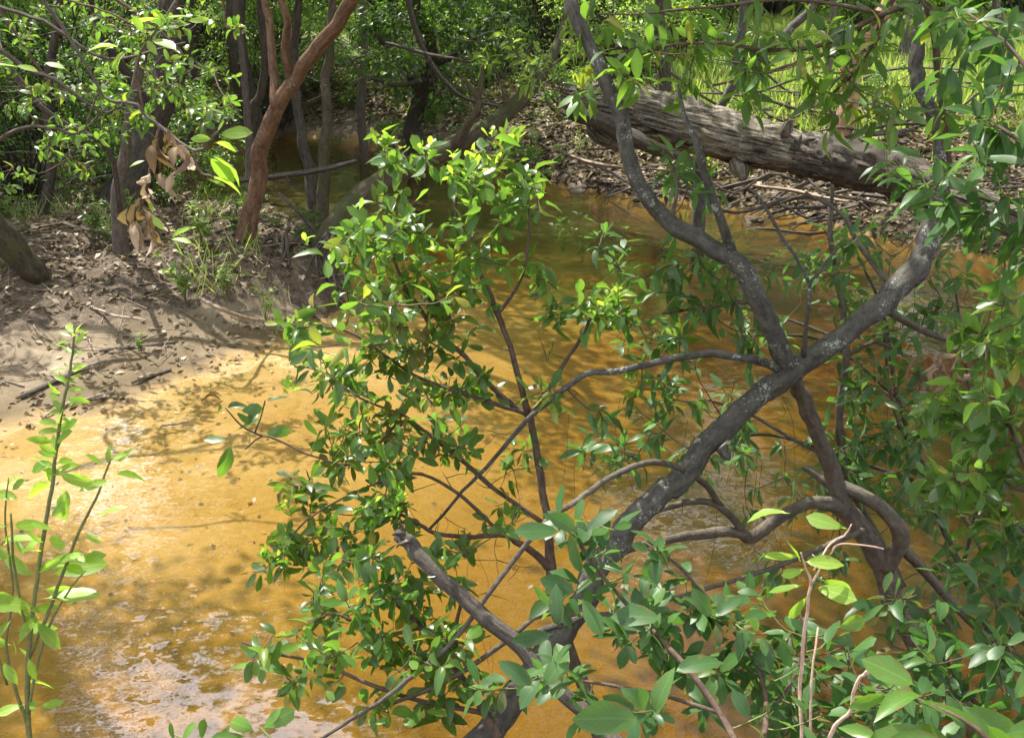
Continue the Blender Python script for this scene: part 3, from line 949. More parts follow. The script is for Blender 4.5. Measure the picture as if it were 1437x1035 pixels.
BUSH = [bush_proto(201, 3.0, 1.5, 46, 4200, .105), bush_proto(202, 2.4, 1.7, 42, 4200, .095), bush_proto(203, 3.4, 1.2, 40, 3600, .12), bush_proto(204, 1.3, 1.0, 26, 2200, .075)]
BN = ['stems', 'foliage']
bush = [
    # x, y, scale, proto, material, label
    (-9.6, 13.6, 1.0, 0, 'leaf_wood', 'dense bush at the left edge beyond the mossy trunk base'),
    (-8.2, 15.6, 1.05, 1, 'leaf_dark', 'dark bush behind the thin pole trunk at left'),
    (-7.0, 13.6, .8, 2, 'leaf_wood', 'airy bush left of the thick dark trunk'),
    (-5.9, 15.2, .85, 0, 'leaf_dark', 'dark bush behind the thick dark leaning trunk'),
    (-10.8, 17.4, 1.15, 2, 'leaf_wood', 'tall bush in the left woods'),
    (-7.6, 18.6, 1.2, 0, 'leaf_wood', 'large bush on the left shore of the bend'),
    (-9.2, 22.5, 1.3, 2, 'leaf_pale', 'pale bush behind the upstream bend at left'),
    (-6.4, 23.6, 1.1, 1, 'leaf_pale', 'pale sunlit bush behind the reddish trunk'),
    (-5.2, 25.5, 1.2, 0, 'leaf_pale', 'light green bush right of the forked stems'),
    (-3.9, 22.8, .75, 3, 'leaf_pale', 'low bush at the head of the water'),
    (-2.9, 23.6, .9, 3, 'leaf_wood', 'low leafy bush above the far shore'),
    (-3.0, 27.0, 1.2, 0, 'leaf_wood', 'bush far behind the head of the water'),
    (-1.9, 19.6, .75, 3, 'leaf_wood', 'low bush left of the dark leafy tree'),
    (-0.3, 21.8, 1.15, 1, 'leaf_wood', 'bush behind the dark leafy tree'),
    (1.0, 19.3, .85, 3, 'leaf_wood', 'low bush right of the leaning mossy trunk'),
    (0.9, 22.5, 1.05, 0, 'leaf_pale', 'light bush on the far bank above the mossy trunk'),
    (2.1, 20.4, .9, 1, 'leaf_pale', 'bush behind the left end of the log'),
    (2.3, 25.0, 1.2, 2, 'leaf_wood', 'tall bush behind the left end of the log'),
    (3.6, 19.6, .8, 3, 'leaf_wood', 'low bush behind the middle of the log'),
    (4.0, 24.5, 1.0, 2, 'leaf_dark', 'dark bush at the left edge of the meadow'),
    (3.4, 29.5, 1.3, 0, 'leaf_wood', 'bush beyond the left edge of the meadow'),
    (12.2, 21.5, 1.1, 0, 'leaf_wood', 'bush at the right edge of the meadow'),
    (10.4, 14.6, .9, 1, 'leaf_wood', 'bush on the right bank behind the log'),
    (8.6, 12.8, .55, 3, 'leaf_wood', 'small bush by the right end of the log'),
    (14.0, 26.0, 1.3, 2, 'leaf_pale', 'pale bush far right beyond the meadow'),
    (8.5, 37.5, 1.5, 0, 'leaf_pale', 'pale bush at the far side of the meadow'),
    (12.0, 38.5, 1.6, 1, 'leaf_wood', 'wide bush at the far side of the meadow'),
    (5.6, 36.5, 1.6, 2, 'leaf_wood', 'tall bush at the far left corner of the meadow'),
    (16.5, 37.5, 1.6, 0, 'leaf_pale', 'pale bush at the far right of the meadow'),
    (-6.6, 13.0, .55, 3, 'leaf_wood', 'low leafy bush on the litter at the left'),
    (-5.0, 13.9, .5, 3, 'leaf_wood', 'low leafy bush behind the dark trunk foot'),
    (-5.9, 10.4, .45, 3, 'leaf_wood', 'low leafy bush at the left edge above the mossy trunk base'),
    (-3.9, 12.9, .4, 3, 'leaf_dark', 'small dark bush near the water behind the withered leaves'),
    (-6.3, 11.0, .75, 0, 'leaf_wood', 'bush at the left behind the mossy trunk base'),
    (-5.3, 12.0, .7, 1, 'leaf_dark', 'dark bush just left of the slim pole trunk'),
    (-7.4, 12.0, .9, 2, 'leaf_dark', 'dark airy bush at the left edge'),
    (-4.3, 13.2, .6, 1, 'leaf_dark', 'low dark bush in shade right of the thick dark trunk'),
    (-6.2, 17.6, 1.0, 0, 'leaf_pale', 'leafy bush on the left shore of the bend'),
    (-4.6, 21.8, 1.0, 1, 'leaf_wood', 'bush over the far shore behind the reddish trunk'),
    (-1.6, 21.2, .9, 1, 'leaf_pale', 'bush above the far shore right of the slim grey green stem'),
    (3.0, 22.3, .9, 0, 'leaf_wood', 'bush behind the brush pile at its left end'),
    (-3.2, 19.9, .6, 3, 'leaf_dark', 'low dark bush overhanging the far shore of the bend'),
    (-4.9, 19.4, .7, 3, 'leaf_wood', 'low bush overhanging the bend behind the slim stems'),
    (-6.9, 16.2, .8, 1, 'leaf_dark', 'dark bush overhanging the left shore of the bend'),
    (-0.9, 18.3, .6, 3, 'leaf_dark', 'low dark bush at the foot of the dark leafy tree'),
    (0.2, 16.9, .55, 3, 'leaf_wood', 'low bush over the far shore behind the leaning mossy trunk'),
    (6.0, 17.0, .6, 3, 'leaf_dark', 'low dark bush at the right end of the brush pile'),
    (7.6, 15.2, .7, 3, 'leaf_wood', 'low bush behind the right end of the log'),
    (6.8, 22.5, .8, 2, 'leaf_wood', 'thin bush standing alone in the meadow'),
    (-2.25, 11.25, .28, 3, 'leaf_dark', 'small dark bush added to darken the undercut tip of the left bank between the reddish and mossy trunks'),  # this bush and the next are added to darken the undercut
    (-1.95, 10.75, .24, 3, 'leaf_dark', 'tiny dark bush added at the lip to darken the undercut tip of the left bank'),
    (-2.9, 11.6, .3, 3, 'leaf_wood', 'small bush just left of the foot of the reddish trunk'),
    (-12.6, 20.5, 1.3, 0, 'leaf_dark', 'dark bush far back in the left woods'),
    (-0.6, 30.0, 1.5, 2, 'leaf_pale', 'light bush deep in the woods behind the creek'),
    (-8.0, 29.0, 1.6, 0, 'leaf_wood', 'large bush deep in the woods at left'),
    (-12.5, 26.5, 1.6, 2, 'leaf_pale', 'large pale bush deep in the woods at far left'),
    (0.8, 34.0, 1.7, 0, 'leaf_wood', 'large bush deep in the woods behind the log'),
]
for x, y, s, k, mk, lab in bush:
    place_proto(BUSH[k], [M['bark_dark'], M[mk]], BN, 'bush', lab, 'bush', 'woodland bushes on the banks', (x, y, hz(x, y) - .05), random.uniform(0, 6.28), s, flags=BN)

# the far wood, read as one mass
r = np.random.default_rng(77)
nf = 80000
ang = r.uniform(-1.15, 1.15, nf); rad_ = r.uniform(47, 62, nf)
cx, cy_ = rad_ * np.sin(ang), rad_ * np.cos(ang)
cz = 1.0 + 27 * r.random(nf) ** 1.2 * (0.75 + 0.25 * np.sin(ang * 23) + 0.15 * r.random(nf))
pos = np.stack([cx, cy_, cz], -1)
far = link('far_wood', cloud_mesh('far_wood', T_FLAT, frames(norm(r.normal(size=(nf, 3)) + [0, 0, -.3]), None, .6, r), pos, r.uniform(.5, 1.0, nf), r, uv=False), M['leaf_wood'])
tag(far, kind='stuff')

# ------------------------------------------------------------------ traced trees of the banks
def tree_root(name, pts, label, cat='tree', group=None):
    return empty(name, tuple(pts[0]), label, cat, group)


def traced(name, label, mat, trunk, branches=(), per=6, n=14, rough=.07, ridges=.03, cat='tree', seed=0, wob=.012, sink=None, bmat=None):
    pts, rad = pix_path(trunk)
    if sink is not None:                       # carry the foot down into the ground
        foot = pts[0].copy(); foot[2] = hz(foot[0], foot[1]) - sink
        if foot[2] < pts[0][2]:
            pts = np.vstack([foot, pts]); rad = np.concatenate([[rad[0] * 1.25], rad])
    root = tree_root(name, pts, label, cat)
    b = np.array(root.location)
    tube_obj('trunk', M[mat], pts, rad, root, b, n, per, rough, ridges, wob, seed)
    allp = [catmull(pts, rad, 4)[0]]
    for k, br in enumerate(branches):
        p, q = pix_path(br)
        tube_obj('branch', M[bmat or mat], p, q, root, b, max(6, n - 5), 5, rough, ridges, wob * .6, seed + 3 + k)
        allp.append(catmull(p, q, 4)[0])
    return root, np.vstack(allp)


red, red_sk = traced('leaning_tree', 'reddish brown tree leaning right over the left bank, forked near the top', 'bark_red',
    [(343, 352, 10.2, 37.8), (350, 310, 10.2, 27.3), (362, 262, 10.2, 25), (364, 215, 10.15, 24.2), (385, 160, 10.05, 22.7), (410, 112, 10.0, 21.9), (442, 70, 9.9, 21.2), (478, 25, 9.8, 20.4), (505, -25, 9.7, 18.9), (560, -130, 9.5, 15.1), (600, -260, 9.4, 10.6)],
    [[(388, 152, 10.0, 17), (384, 110, 10.1, 13), (381, 60, 10.2, 12), (372, 0, 10.3, 11), (360, -60, 10.4, 8)],
     [(408, 112, 10.0, 14), (400, 70, 9.9, 12), (404, 30, 9.8, 11), (392, -10, 9.8, 10), (385, -70, 9.8, 7)]], sink=.2, seed=5)
mossy, mossy_sk = traced('leaning_tree', 'thick mossy grey trunk leaning right from the undercut tip of the left bank', 'bark_mossy',
    [(452, 362, 10.6, 44.7), (468, 322, 10.7, 37.5), (495, 288, 10.9, 33.2), (530, 257, 11.1, 31.1), (575, 233, 11.3, 28.9), (625, 212, 11.6, 27.5), (672, 186, 11.8, 26), (712, 158, 12.0, 23.8), (742, 128, 12.2, 20.9), (765, 95, 12.4, 15.8), (790, 40, 12.7, 11.5), (800, -40, 13, 8.6)],
    [[(640, 205, 11.6, 16), (660, 168, 11.5, 11), (672, 148, 11.5, 10), (668, 132, 11.5, 9), (650, 110, 11.5, 6)],
     [(672, 150, 11.5, 8), (674, 120, 11.5, 7), (678, 92, 11.5, 5)]], sink=.3, seed=15)
darktree, dark_sk = traced('dark_tree', 'thick dark trunk in shade behind the withered leaves', 'bark_dark',
    [(172, 285, 11.8, 62), (190, 235, 11.9, 52), (205, 190, 12, 48), (222, 145, 12.1, 46), (238, 95, 12.2, 44), (240, 40, 12.3, 42), (252, -20, 12.4, 40), (280, -140, 12.6, 32), (300, -300, 13, 20)],
    [[(215, 165, 12.0, 18), (190, 120, 11.8, 14), (150, 60, 11.6, 12), (120, -20, 11.4, 8)]], sink=.3, seed=25)
traced('pole_tree', 'slim grey brown trunk just left of the thick dark trunk', 'bark_brown',
    [(165, 300, 9.8, 20), (172, 240, 9.8, 16), (180, 180, 9.8, 15), (192, 120, 9.8, 14), (202, 70, 9.8, 12), (232, 30, 9.8, 10), (262, -20, 9.8, 7)], sink=.2, seed=35)
for (rows, lab, mt) in [
    ([(443, 300, 12.6, 17), (434, 240, 12.7, 15), (424, 190, 12.8, 14), (416, 140, 12.9, 13), (412, 80, 13, 13), (417, 20, 13, 12), (425, -60, 13, 9)], 'thin dark stem standing right of the reddish trunk', 'bark_dark'),
    ([(452, 305, 12.4, 19), (454, 240, 12.4, 16), (458, 180, 12.4, 15), (458, 110, 12.4, 14), (464, 50, 12.4, 13), (470, -40, 12.4, 10)], 'slim grey green stem beside the water, right of the thin dark stem', 'bark_mossy'),
    ([(352, 300, 12.6, 12), (350, 230, 12.6, 11), (348, 160, 12.6, 10), (342, 90, 12.6, 9), (330, 0, 12.6, 8), (326, -60, 12.6, 6)], 'thin stem left of the reddish trunk', 'bark_brown'),
    ([(352, 175, 15.2, 12), (366, 130, 15.2, 12), (372, 80, 15.2, 11), (366, 20, 15.2, 10), (362, -40, 15.2, 8)], 'thin dark stem on the far side of the bend', 'bark_dark'),
    ([(1165, 180, 19.5, 12), (1162, 120, 19.5, 12), (1166, 60, 19.5, 10), (1170, -20, 19.5, 8)], 'thin stem left of the orange trunk in the meadow', 'bark_brown'),
    ([(1412, 175, 17, 14), (1400, 110, 17, 13), (1404, 50, 17, 12), (1392, -30, 17, 10)], 'thin grey stem at the right edge of the meadow', 'bark_grey'),
    ([(1040, 170, 19, 14), (1032, 110, 19, 13), (1040, 40, 19, 12), (1050, -30, 19, 9)], 'grey stem left of the meadow behind the brush pile', 'bark_grey'),
    ([(930, 190, 18, 22), (934, 110, 18, 18), (926, 40, 18, 16), (930, -40, 18, 14)], 'dark stem behind the upper left part of the log', 'bark_dark'),
    ([(1270, 150, 21, 24), (1264, 110, 21, 20), (1274, 60, 21, 19), (1290, 0, 21, 18), (1300, -60, 21, 14)], 'grey trunk behind the orange trunk in the meadow', 'bark_grey'),
    ([(1335, 120, 27, 18), (1330, 60, 27, 17), (1338, -20, 27, 15)], 'distant grey trunk on the far side of the meadow', 'bark_grey'),
    ([(260, 215, 17.5, 20), (268, 130, 17.5, 18), (262, 50, 17.5, 16), (270, -40, 17.5, 13)], 'dark trunk on the left shore of the bend', 'bark_dark'),
    ([(60, 300, 11, 16), (72, 220, 11, 14), (66, 130, 11, 13), (80, 40, 11, 11), (84, -40, 11, 8)], 'dark slim trunk in the left woods', 'bark_dark'),
    ([(510, 210, 18.5, 12), (506, 140, 18.5, 11), (512, 60, 18.5, 10), (508, -30, 18.5, 8)], 'thin brown stem on the far shore left of the dark leafy tree', 'bark_brown'),
]:
    traced('slim_tree', lab, mt, rows, sink=.2, n=9, seed=len(lab))
orange, _ = traced('orange_tree', 'short orange barked trunk with a knot, standing in front of the meadow', 'bark_orange',
    [(1178, 195, 15.6, 30), (1188, 160, 15.6, 27), (1194, 125, 15.6, 25), (1194, 92, 15.6, 27), (1206, 75, 15.6, 30), (1214, 55, 15.6, 24), (1230, 30, 15.6, 24), (1252, -5, 15.6, 20), (1270, -60, 15.6, 16)],
    [[(1200, 82, 15.6, 20), (1190, 74, 15.6, 15), (1186, 70, 15.6, 9)]], sink=.3, seed=45)
traced('stub_branch_tree', 'dark leaning stem rising right above the brush pile', 'bark_grey',
    [(985, 205, 12.6, 16), (1005, 160, 12.6, 14), (1030, 120, 12.5, 13), (1058, 88, 12.5, 13), (1098, 52, 12.4, 12), (1140, 12, 12.4, 11), (1180, -40, 12.4, 9)], sink=.3, n=9, seed=55)
# dark leafy tree on the far bank
dl, dl_sk = traced('dark_leafy_tree', 'dark leafy tree leaning on the far bank above the creek', 'bark_dark',
    [(585, 215, 17.5, 26), (578, 180, 17.5, 24), (590, 140, 17.4, 21), (606, 100, 17.2, 18), (604, 60, 17.0, 15), (585, 10, 17, 12), (590, -60, 17, 9)],
    [[(592, 135, 17.4, 10), (560, 90, 17.2, 8), (530, 50, 17, 6)], [(606, 95, 17.2, 9), (650, 70, 17, 7), (690, 30, 17, 5)], [(600, 110, 17.2, 8), (560, 120, 16.8, 6), (520, 110, 16.7, 4)]], sink=.3, seed=65)
r = np.random.default_rng(66)
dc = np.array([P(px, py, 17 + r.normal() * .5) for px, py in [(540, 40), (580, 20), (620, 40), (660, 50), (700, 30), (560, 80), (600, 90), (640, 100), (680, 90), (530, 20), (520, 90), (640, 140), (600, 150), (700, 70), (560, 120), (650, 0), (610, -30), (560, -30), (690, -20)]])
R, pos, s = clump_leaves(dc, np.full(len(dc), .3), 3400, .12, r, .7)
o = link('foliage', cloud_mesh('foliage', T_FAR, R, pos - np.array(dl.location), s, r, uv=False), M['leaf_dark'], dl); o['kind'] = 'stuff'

M['bark_moss_dark'] = bark_mat('dark mossy bark', (0.02, 0.017, 0.012), (0.09, 0.072, 0.045), None, 0.6, 0.8, (0.06, 0.065, 0.012), 4.0, 0.9)
# mossy trunk base at the left edge
mt_, _ = traced('mossy_trunk', 'dark mossy leaning trunk base at the left edge', 'bark_moss_dark',
    [(62, 402, 9.3, 32.6), (40, 372, 9.2, 38.1), (8, 335, 9.1, 41.3), (-30, 295, 9.0, 39.2), (-90, 240, 8.9, 35.9), (-200, 120, 8.8, 30.4)], sink=.25, seed=75, rough=.1)

# unseen crowns for the traced bank trees, placed above the frame for their shade
def crown_proto(seed, nclump, nleaf, leaf):
    r = np.random.default_rng(seed)
    d = norm(r.normal(size=(nclump, 3))) * (r.random(nclump) ** .45)[:, None] * [1, 1, .62]
    rs = r.uniform(.13, .24, nclump)
    R, pos, s = clump_leaves(d, rs, nleaf, leaf, r, .7)
    return cloud_mesh('crown', T_FLAT, R, pos, s, r, uv=False)


CROWN = [crown_proto(401, 34, 4200, .062), crown_proto(402, 30, 3600, .066), crown_proto(403, 26, 2600, .066)]


def add_crown(root, pos, rad, k, mat='leaf_wood', wood=None, bark='bark_dark'):
    me = CROWN[k]
    if not me.materials: me.materials.append(M[mat])
    o = link('crown', me, None, root)
    o.location = np.array(pos) - np.array(root.location); o.scale = (rad, rad, rad * 1.0); o.rotation_euler = (0, 0, random.uniform(0, 6))
    o['kind'] = 'stuff'
    if wood is not None:
        for q in range(3):
            e = np.array(pos) + np.array([random.uniform(-.6, .6), random.uniform(-.6, .6), random.uniform(-.1, .4)]) * rad
            m = (np.array(wood) + e) / 2 + [0, 0, .15 * rad]
            tube_obj('branch', M[bark], [wood, m, e], [.05, .035, .012], root, root.location, 6, 4, .05, 0, .01, q)


add_crown(darktree, (-8.0, 11.6, 4.6), 1.5, 0, wood=P(300, -300, 13))
add_crown(darktree, (-8.6, 13.2, 6.6), 2.4, 1, wood=P(300, -300, 13))
add_crown(red, (-2.6, 13.8, 6.0), 1.9, 2, wood=P(600, -260, 9.4))
add_crown(red, (-7.4, 11.0, 5.4), 1.9, 1, wood=P(372, -60, 10.3))
LT = empty('tall_tree', (-7.2, 8.6, hz(-7.2, 8.6)), 'unseen tree added left of the beach to shade the near water at lower left', 'tree', 'tall woodland trees')  # unseen tree, added so its limb shades the lower left water
tube_obj('trunk', M['bark_dark'], [(-7.2, 8.6, hz(-7.2, 8.6) - .3), (-7.0, 8.4, 2), (-6.6, 8.2, 4.2), (-5.6, 8.0, 5.8), (-4.6, 7.7, 6.6)], [.2, .16, .13, .1, .06], LT, LT.location, 12, 5, .08, .04, .01, 4)
add_crown(LT, (-4.3, 7.1, 5.9), 1.35, 0, wood=(-4.6, 7.7, 6.6))
add_crown(LT, (-2.8, 6.0, 5.6), .95, 0, wood=(-4.6, 7.7, 6.6))
add_crown(mossy, (-2.5, 12.1, 3.95), 1.0, 0)  # detached leaf mass, added to shade the undercut
add_crown(mossy, (-1.4, 13.6, 6.3), 2.3, 1, wood=P(800, -40, 13))
add_crown(mossy, (-1.8, 15.8, 6.6), 1.9, 1, wood=P(800, -40, 13))
add_crown(darktree, (-6.1, 10.6, 4.6), 1.2, 1)  # detached leaf mass, added to deepen the shade on the beach
add_crown(darktree, (-3.4, 11.8, 4.3), 1.1, 0)
add_crown(red, (-5.2, 12.6, 4.6), 1.2, 1)
add_crown(darktree, (-6.6, 12.6, 4.9), 1.1, 1)
add_crown(red, tuple(P(600, -260, 9.4)), 1.3, 2)
add_crown(orange, (4.0, 15.2, 6.6), 1.9, 2, wood=P(1270, -60, 15.6))

# ------------------------------------------------------------------ the fallen log
def log_tube(rows, n, seed, groove, name, mat, root, seg=None):
    pts, rad = pix_path(rows)
    p, q = catmull(pts, rad, 16)
    V, qd, t, uv = tube_arrays(p, q, n, 0.05, seed, True, groove)
    # broken ends and knots: push whole streaks back or in
    rr = np.random.default_rng(seed)
    m = len(p)
    Vr = V[:m * (n + 1)].reshape(m, n + 1, 3)
    ctr = p[:, None, :]
    k = rr.normal(size=(m, n)); 
    for _ in range(3): k = (k + np.roll(k, 1, 0) * 1.6 + np.roll(k, -1, 0) * 1.6) / 3.2 * 1.15
    k = np.hstack([k, k[:, :1]])
    Vr = ctr + (Vr - ctr) * (1 + 0.05 * k[:, :, None])
    T = norm(np.gradient(p, axis=0))
    jag = rr.uniform(0, 1, n); jag = np.append(jag, jag[0])
    for j, w in enumerate((1.0, .6, .3, .1)):
        Vr[m - 1 - j] -= T[m - 1 - j][None] * (jag * rad[-1] * 1.2 * w)[:, None]
        Vr[j] += T[j][None] * (jag[::-1] * rad[0] * 1.5 * w)[:, None]
    V[:m * (n + 1)] = Vr.reshape(-1, 3)
    return link(name, fast_mesh(name, V - np.array(root.location), [qd, t], uv), mat, root)


lp = P(800, 135, 13.0)
log = empty('fallen_log', tuple(lp), 'big weathered grey fallen log lying across above the far shore', 'log')
log_tube([(798, 132, 13.0, 32.4), (812, 138, 12.9, 53.5), (850, 150, 12.75, 68), (905, 160, 12.5, 69.6), (970, 178, 12.2, 68), (1040, 196, 11.9, 64.8), (1110, 212, 11.6, 58.3), (1180, 228, 11.3, 56.7), (1250, 245, 11.0, 53.5), (1320, 268, 10.7, 48.6), (1390, 296, 10.4, 45.4), (1470, 335, 10.1, 38.8), (1540, 385, 9.8, 34), (1590, 440, 9.6, 27.5)], 44, 7, 0.035, 'wood', M['log'], log)
log_tube([(1118, 214, 11.56, 54.9), (1130, 217, 11.5, 58.6), (1165, 224, 11.36, 62.3), (1210, 235, 11.15, 61.4), (1260, 248, 10.95, 58.6), (1310, 265, 10.74, 53.9), (1330, 272, 10.65, 49.3)], 40, 8, 0.04, 'bark', M['bark_dark'], log)
for rows in ([(1035, 225, 11.8, 34), (1042, 240, 11.7, 24), (1044, 252, 11.65, 10)], [(830, 180, 12.6, 26), (850, 196, 12.5, 20), (872, 208, 12.4, 10)], [(1100, 190, 11.5, 18), (1106, 176, 11.45, 12), (1110, 168, 11.4, 5)]):
    p_, q_ = pix_path(rows)
    tube_obj('branch_stub', M['log'], p_, q_, log, log.location, 8, 3, .2, .1, 0, len(rows))

# second, dark snag under the left end of the log
traced('dark_snag', 'dark broken branch under the left end of the log', 'bark_dark',
       [(800, 160, 12.4, 18), (840, 168, 12.2, 26), (880, 190, 12.0, 24), (930, 212, 11.8, 16), (990, 232, 11.7, 8)], cat='branch', seed=85, rough=.12)

# brush pile of dead sticks behind the log
r = np.random.default_rng(90)
bp = empty('brush_pile', tuple(G(1100, 175, 1.1)), 'dark pile of dead sticks and brush behind the log, below the meadow', 'brush pile')
stick_me = []
for k in range(5):
    p, q = catmull([(0, 0, 0), (.33, r.normal() * .04, r.normal() * .04), (.66, r.normal() * .06, r.normal() * .06), (1, r.normal() * .05, 0)], [.012, .010, .008, .004], 3)
    V, qd, t, uv = tube_arrays(p, q, 5, .1, k, True)
    me = fast_mesh('stick', V, [qd, t], uv); me.materials.append(M['dead_grey']); stick_me.append(me)
for k in range(110):
    px, py = r.uniform(945, 1270), r.uniform(118, 185)
    g_ = G(px, py + 10, 1.15)
    y = min(max(g_[1], 13.5), 18.5); x = (px - 718.5) / F * y * 1.03
    o = bpy.data.objects.new('stick', stick_me[k % 5]); COL.objects.link(o); o.parent = bp
    o.location = (x - bp.location.x, y - bp.location.y, hz(x, y) + r.uniform(.0, .3) - bp.location.z)
    o.rotation_euler = (r.uniform(0, 6), r.normal() * .25, r.uniform(-.5, .5) + (math.pi if r.random() < .5 else 0))
    s = r.uniform(.7, 2.2); o.scale = (s, s * 1.3, s * 1.3)

# ------------------------------------------------------------------ ground cover
r = np.random.default_rng(31)


def scatter(n, xr, yr, cond):
    out = []
    x = r.uniform(*xr, n); y = r.uniform(*yr, n)
    ins, d, S, H, dbar, doth = shore_fields(x, y)
    z = height(x, y)
    m = cond(x, y, z, ins, d, dbar, doth)
    return np.stack([x, y, z], -1)[m]


# leaf litter
lit = scatter(260000, (-12, 13), (7, 26), lambda x, y, z, i, d, db, do: (~i) & ((z > .3) | ((do < db) & (z > .05))) & (r.random(len(x)) < np.clip((z - .15) * 2.2, .05, 1)) & ~((x > 3.2) & (y > 17.5)))
lit3 = scatter(26000, (-1, 9), (11, 18), lambda x, y, z, i, d, db, do: (~i) & (z > .0) & (z < .6))
lit2 = scatter(16000, (-8, -1), (6.5, 12), lambda x, y, z, i, d, db, do: (~i) & (db < do) & (z < .35) & (r.random(len(x)) < .2))
lit = np.vstack([lit, lit2, lit3])
n = len(lit)
a = r.uniform(0, 6.28, n)
D = np.stack([np.cos(a), np.sin(a), r.normal(size=n) * .25], -1)
sz = r.uniform(.05, .11, n) * np.clip(lit[:, 1] / 11, .9, 1.5)
lo_ = link('leaf_litter', cloud_mesh('leaf_litter', T_FAR, frames(D, None, .45, r), lit + [0, 0, .012], sz, r, uv=False), M['litter'])
tag(lo_, kind='stuff')
# small twigs in the litter
tw = scatter(9000, (-9, 10), (7.6, 20), lambda x, y, z, i, d, db, do: (~i) & (z > .08))
parts = []
tw = tw[:4200]; n = len(tw)
a = r.uniform(0, 6.28, n); L_ = r.uniform(.10, .6, n) ** 1.3
dv = np.stack([np.cos(a), np.sin(a), r.normal(size=n) * .12], -1) * L_[:, None]
me_ = tw + dv * .5 + r.normal(size=(n, 3)) * .06 * L_[:, None]; en = tw + dv
me_[:, 2] = np.maximum(me_[:, 2], height(me_[:, 0], me_[:, 1]) + .01); en[:, 2] = np.maximum(en[:, 2], height(en[:, 0], en[:, 1]) + .01)
for k in range(n):
    parts.append(tube_arrays([tw[k] + [0, 0, .01], me_[k], en[k]], np.array([1, .8, .4]) * r.uniform(.002, .007), 4, 0, 0, False))
V, q, t, uv = join_arrays(parts)
tag(link('twig_litter', fast_mesh('twig_litter', V, [q, t], uv), M['stick']), kind='stuff')


def blades(pts, h, name, mat, lean=.35, wid=1.0):
    n = len(pts)
    d = norm(np.stack([r.normal(size=n) * lean, r.normal(size=n) * lean, np.ones(n)], -1))
    a = r.uniform(0, 6.28, n)
    upv = np.stack([np.cos(a), np.sin(a), np.zeros(n)], -1)
    R = frames(d, upv, .1, r)
    R[:, :, 0] *= wid
    return tag(link(name, cloud_mesh(name, T_BLADE, R, pts, h * r.uniform(.5, 1.3, n), r, uv=False), mat), kind='stuff')


mg = scatter(120000, (2.2, 22), (15.2, 40), lambda x, y, z, i, d, db, do: (~i) & (x > 2.4 + (y - 16) * .1) & (r.random(len(x)) < np.clip((y - 15) / 3, .05, 1) * .8))
blades(mg, .42, 'meadow_grass', M['grass'], .3, 1.5)
# grass tufts and low cover on the banks
tc = scatter(420, (-9, 10), (9, 24), lambda x, y, z, i, d, db, do: (~i) & (z > .35))
tp = np.repeat(tc, 26, 0); tp[:, :2] += r.normal(size=(len(tp), 2)) * .09; tp[:, 2] = height(tp[:, 0], tp[:, 1])
blades(tp, .26, 'bank_grass', M['grass'], .55)
gc = scatter(60000, (-13, 12), (9, 30), lambda x, y, z, i, d, db, do: (~i) & (z > .45) & ((vnoise(x, y, 1.6) > .1) | ((y > 16) & (vnoise(x, y, 1.6) > -.7))) & ((x < 3) | (y < 15)) & ~((y < 16) & (x > 0) & (vnoise(x, y, 1.6) < .9)))
n = len(gc)
hh = r.uniform(0, .28, n)
gpos = gc + np.stack([np.zeros(n), np.zeros(n), hh], -1)
D = norm(np.stack([r.normal(size=n), r.normal(size=n), r.normal(size=n) * .4 + .1], -1))
tag(link('ground_cover', cloud_mesh('ground_cover', T_FAR, frames(D, None, .5, r), gpos, r.uniform(.035, .085, n), r, uv=False), M['leaf_wood']), kind='stuff')

# leafy seedlings on the left bank, each a plant of its own
def seedling_proto(seed, H, n):
    rr = np.random.default_rng(seed)
    tubes, tips, dirs = [], [], []
    for k in range(n):
        a = rr.uniform(0, 6.28); w = H * rr.uniform(.1, .55)
        e = np.array([w * math.cos(a), w * math.sin(a), H * rr.uniform(.45, 1)])
        p, q = catmull([(0, 0, -.03), e * [.3, .3, .5], e], [.005, .004, .0015], 3)
        tubes.append(tube_arrays(p, q, 4, 0, 0, False))
        for f in (.55, .75, 1.0):
            tips.append(p[int(f * (len(p) - 1))]); dirs.append(norm(e + np.array([0, 0, .2])))
    R, pos, s = rosettes(tips, dirs, 3, 5, .085, (40, 90), .1, .4, 0, rr)
    V, q, t, uv = join_arrays(tubes)
    return fast_mesh('stem', V, [q, t], uv), cloud_mesh('leaves', T_FAR, R, pos, s, rr, uv=False)


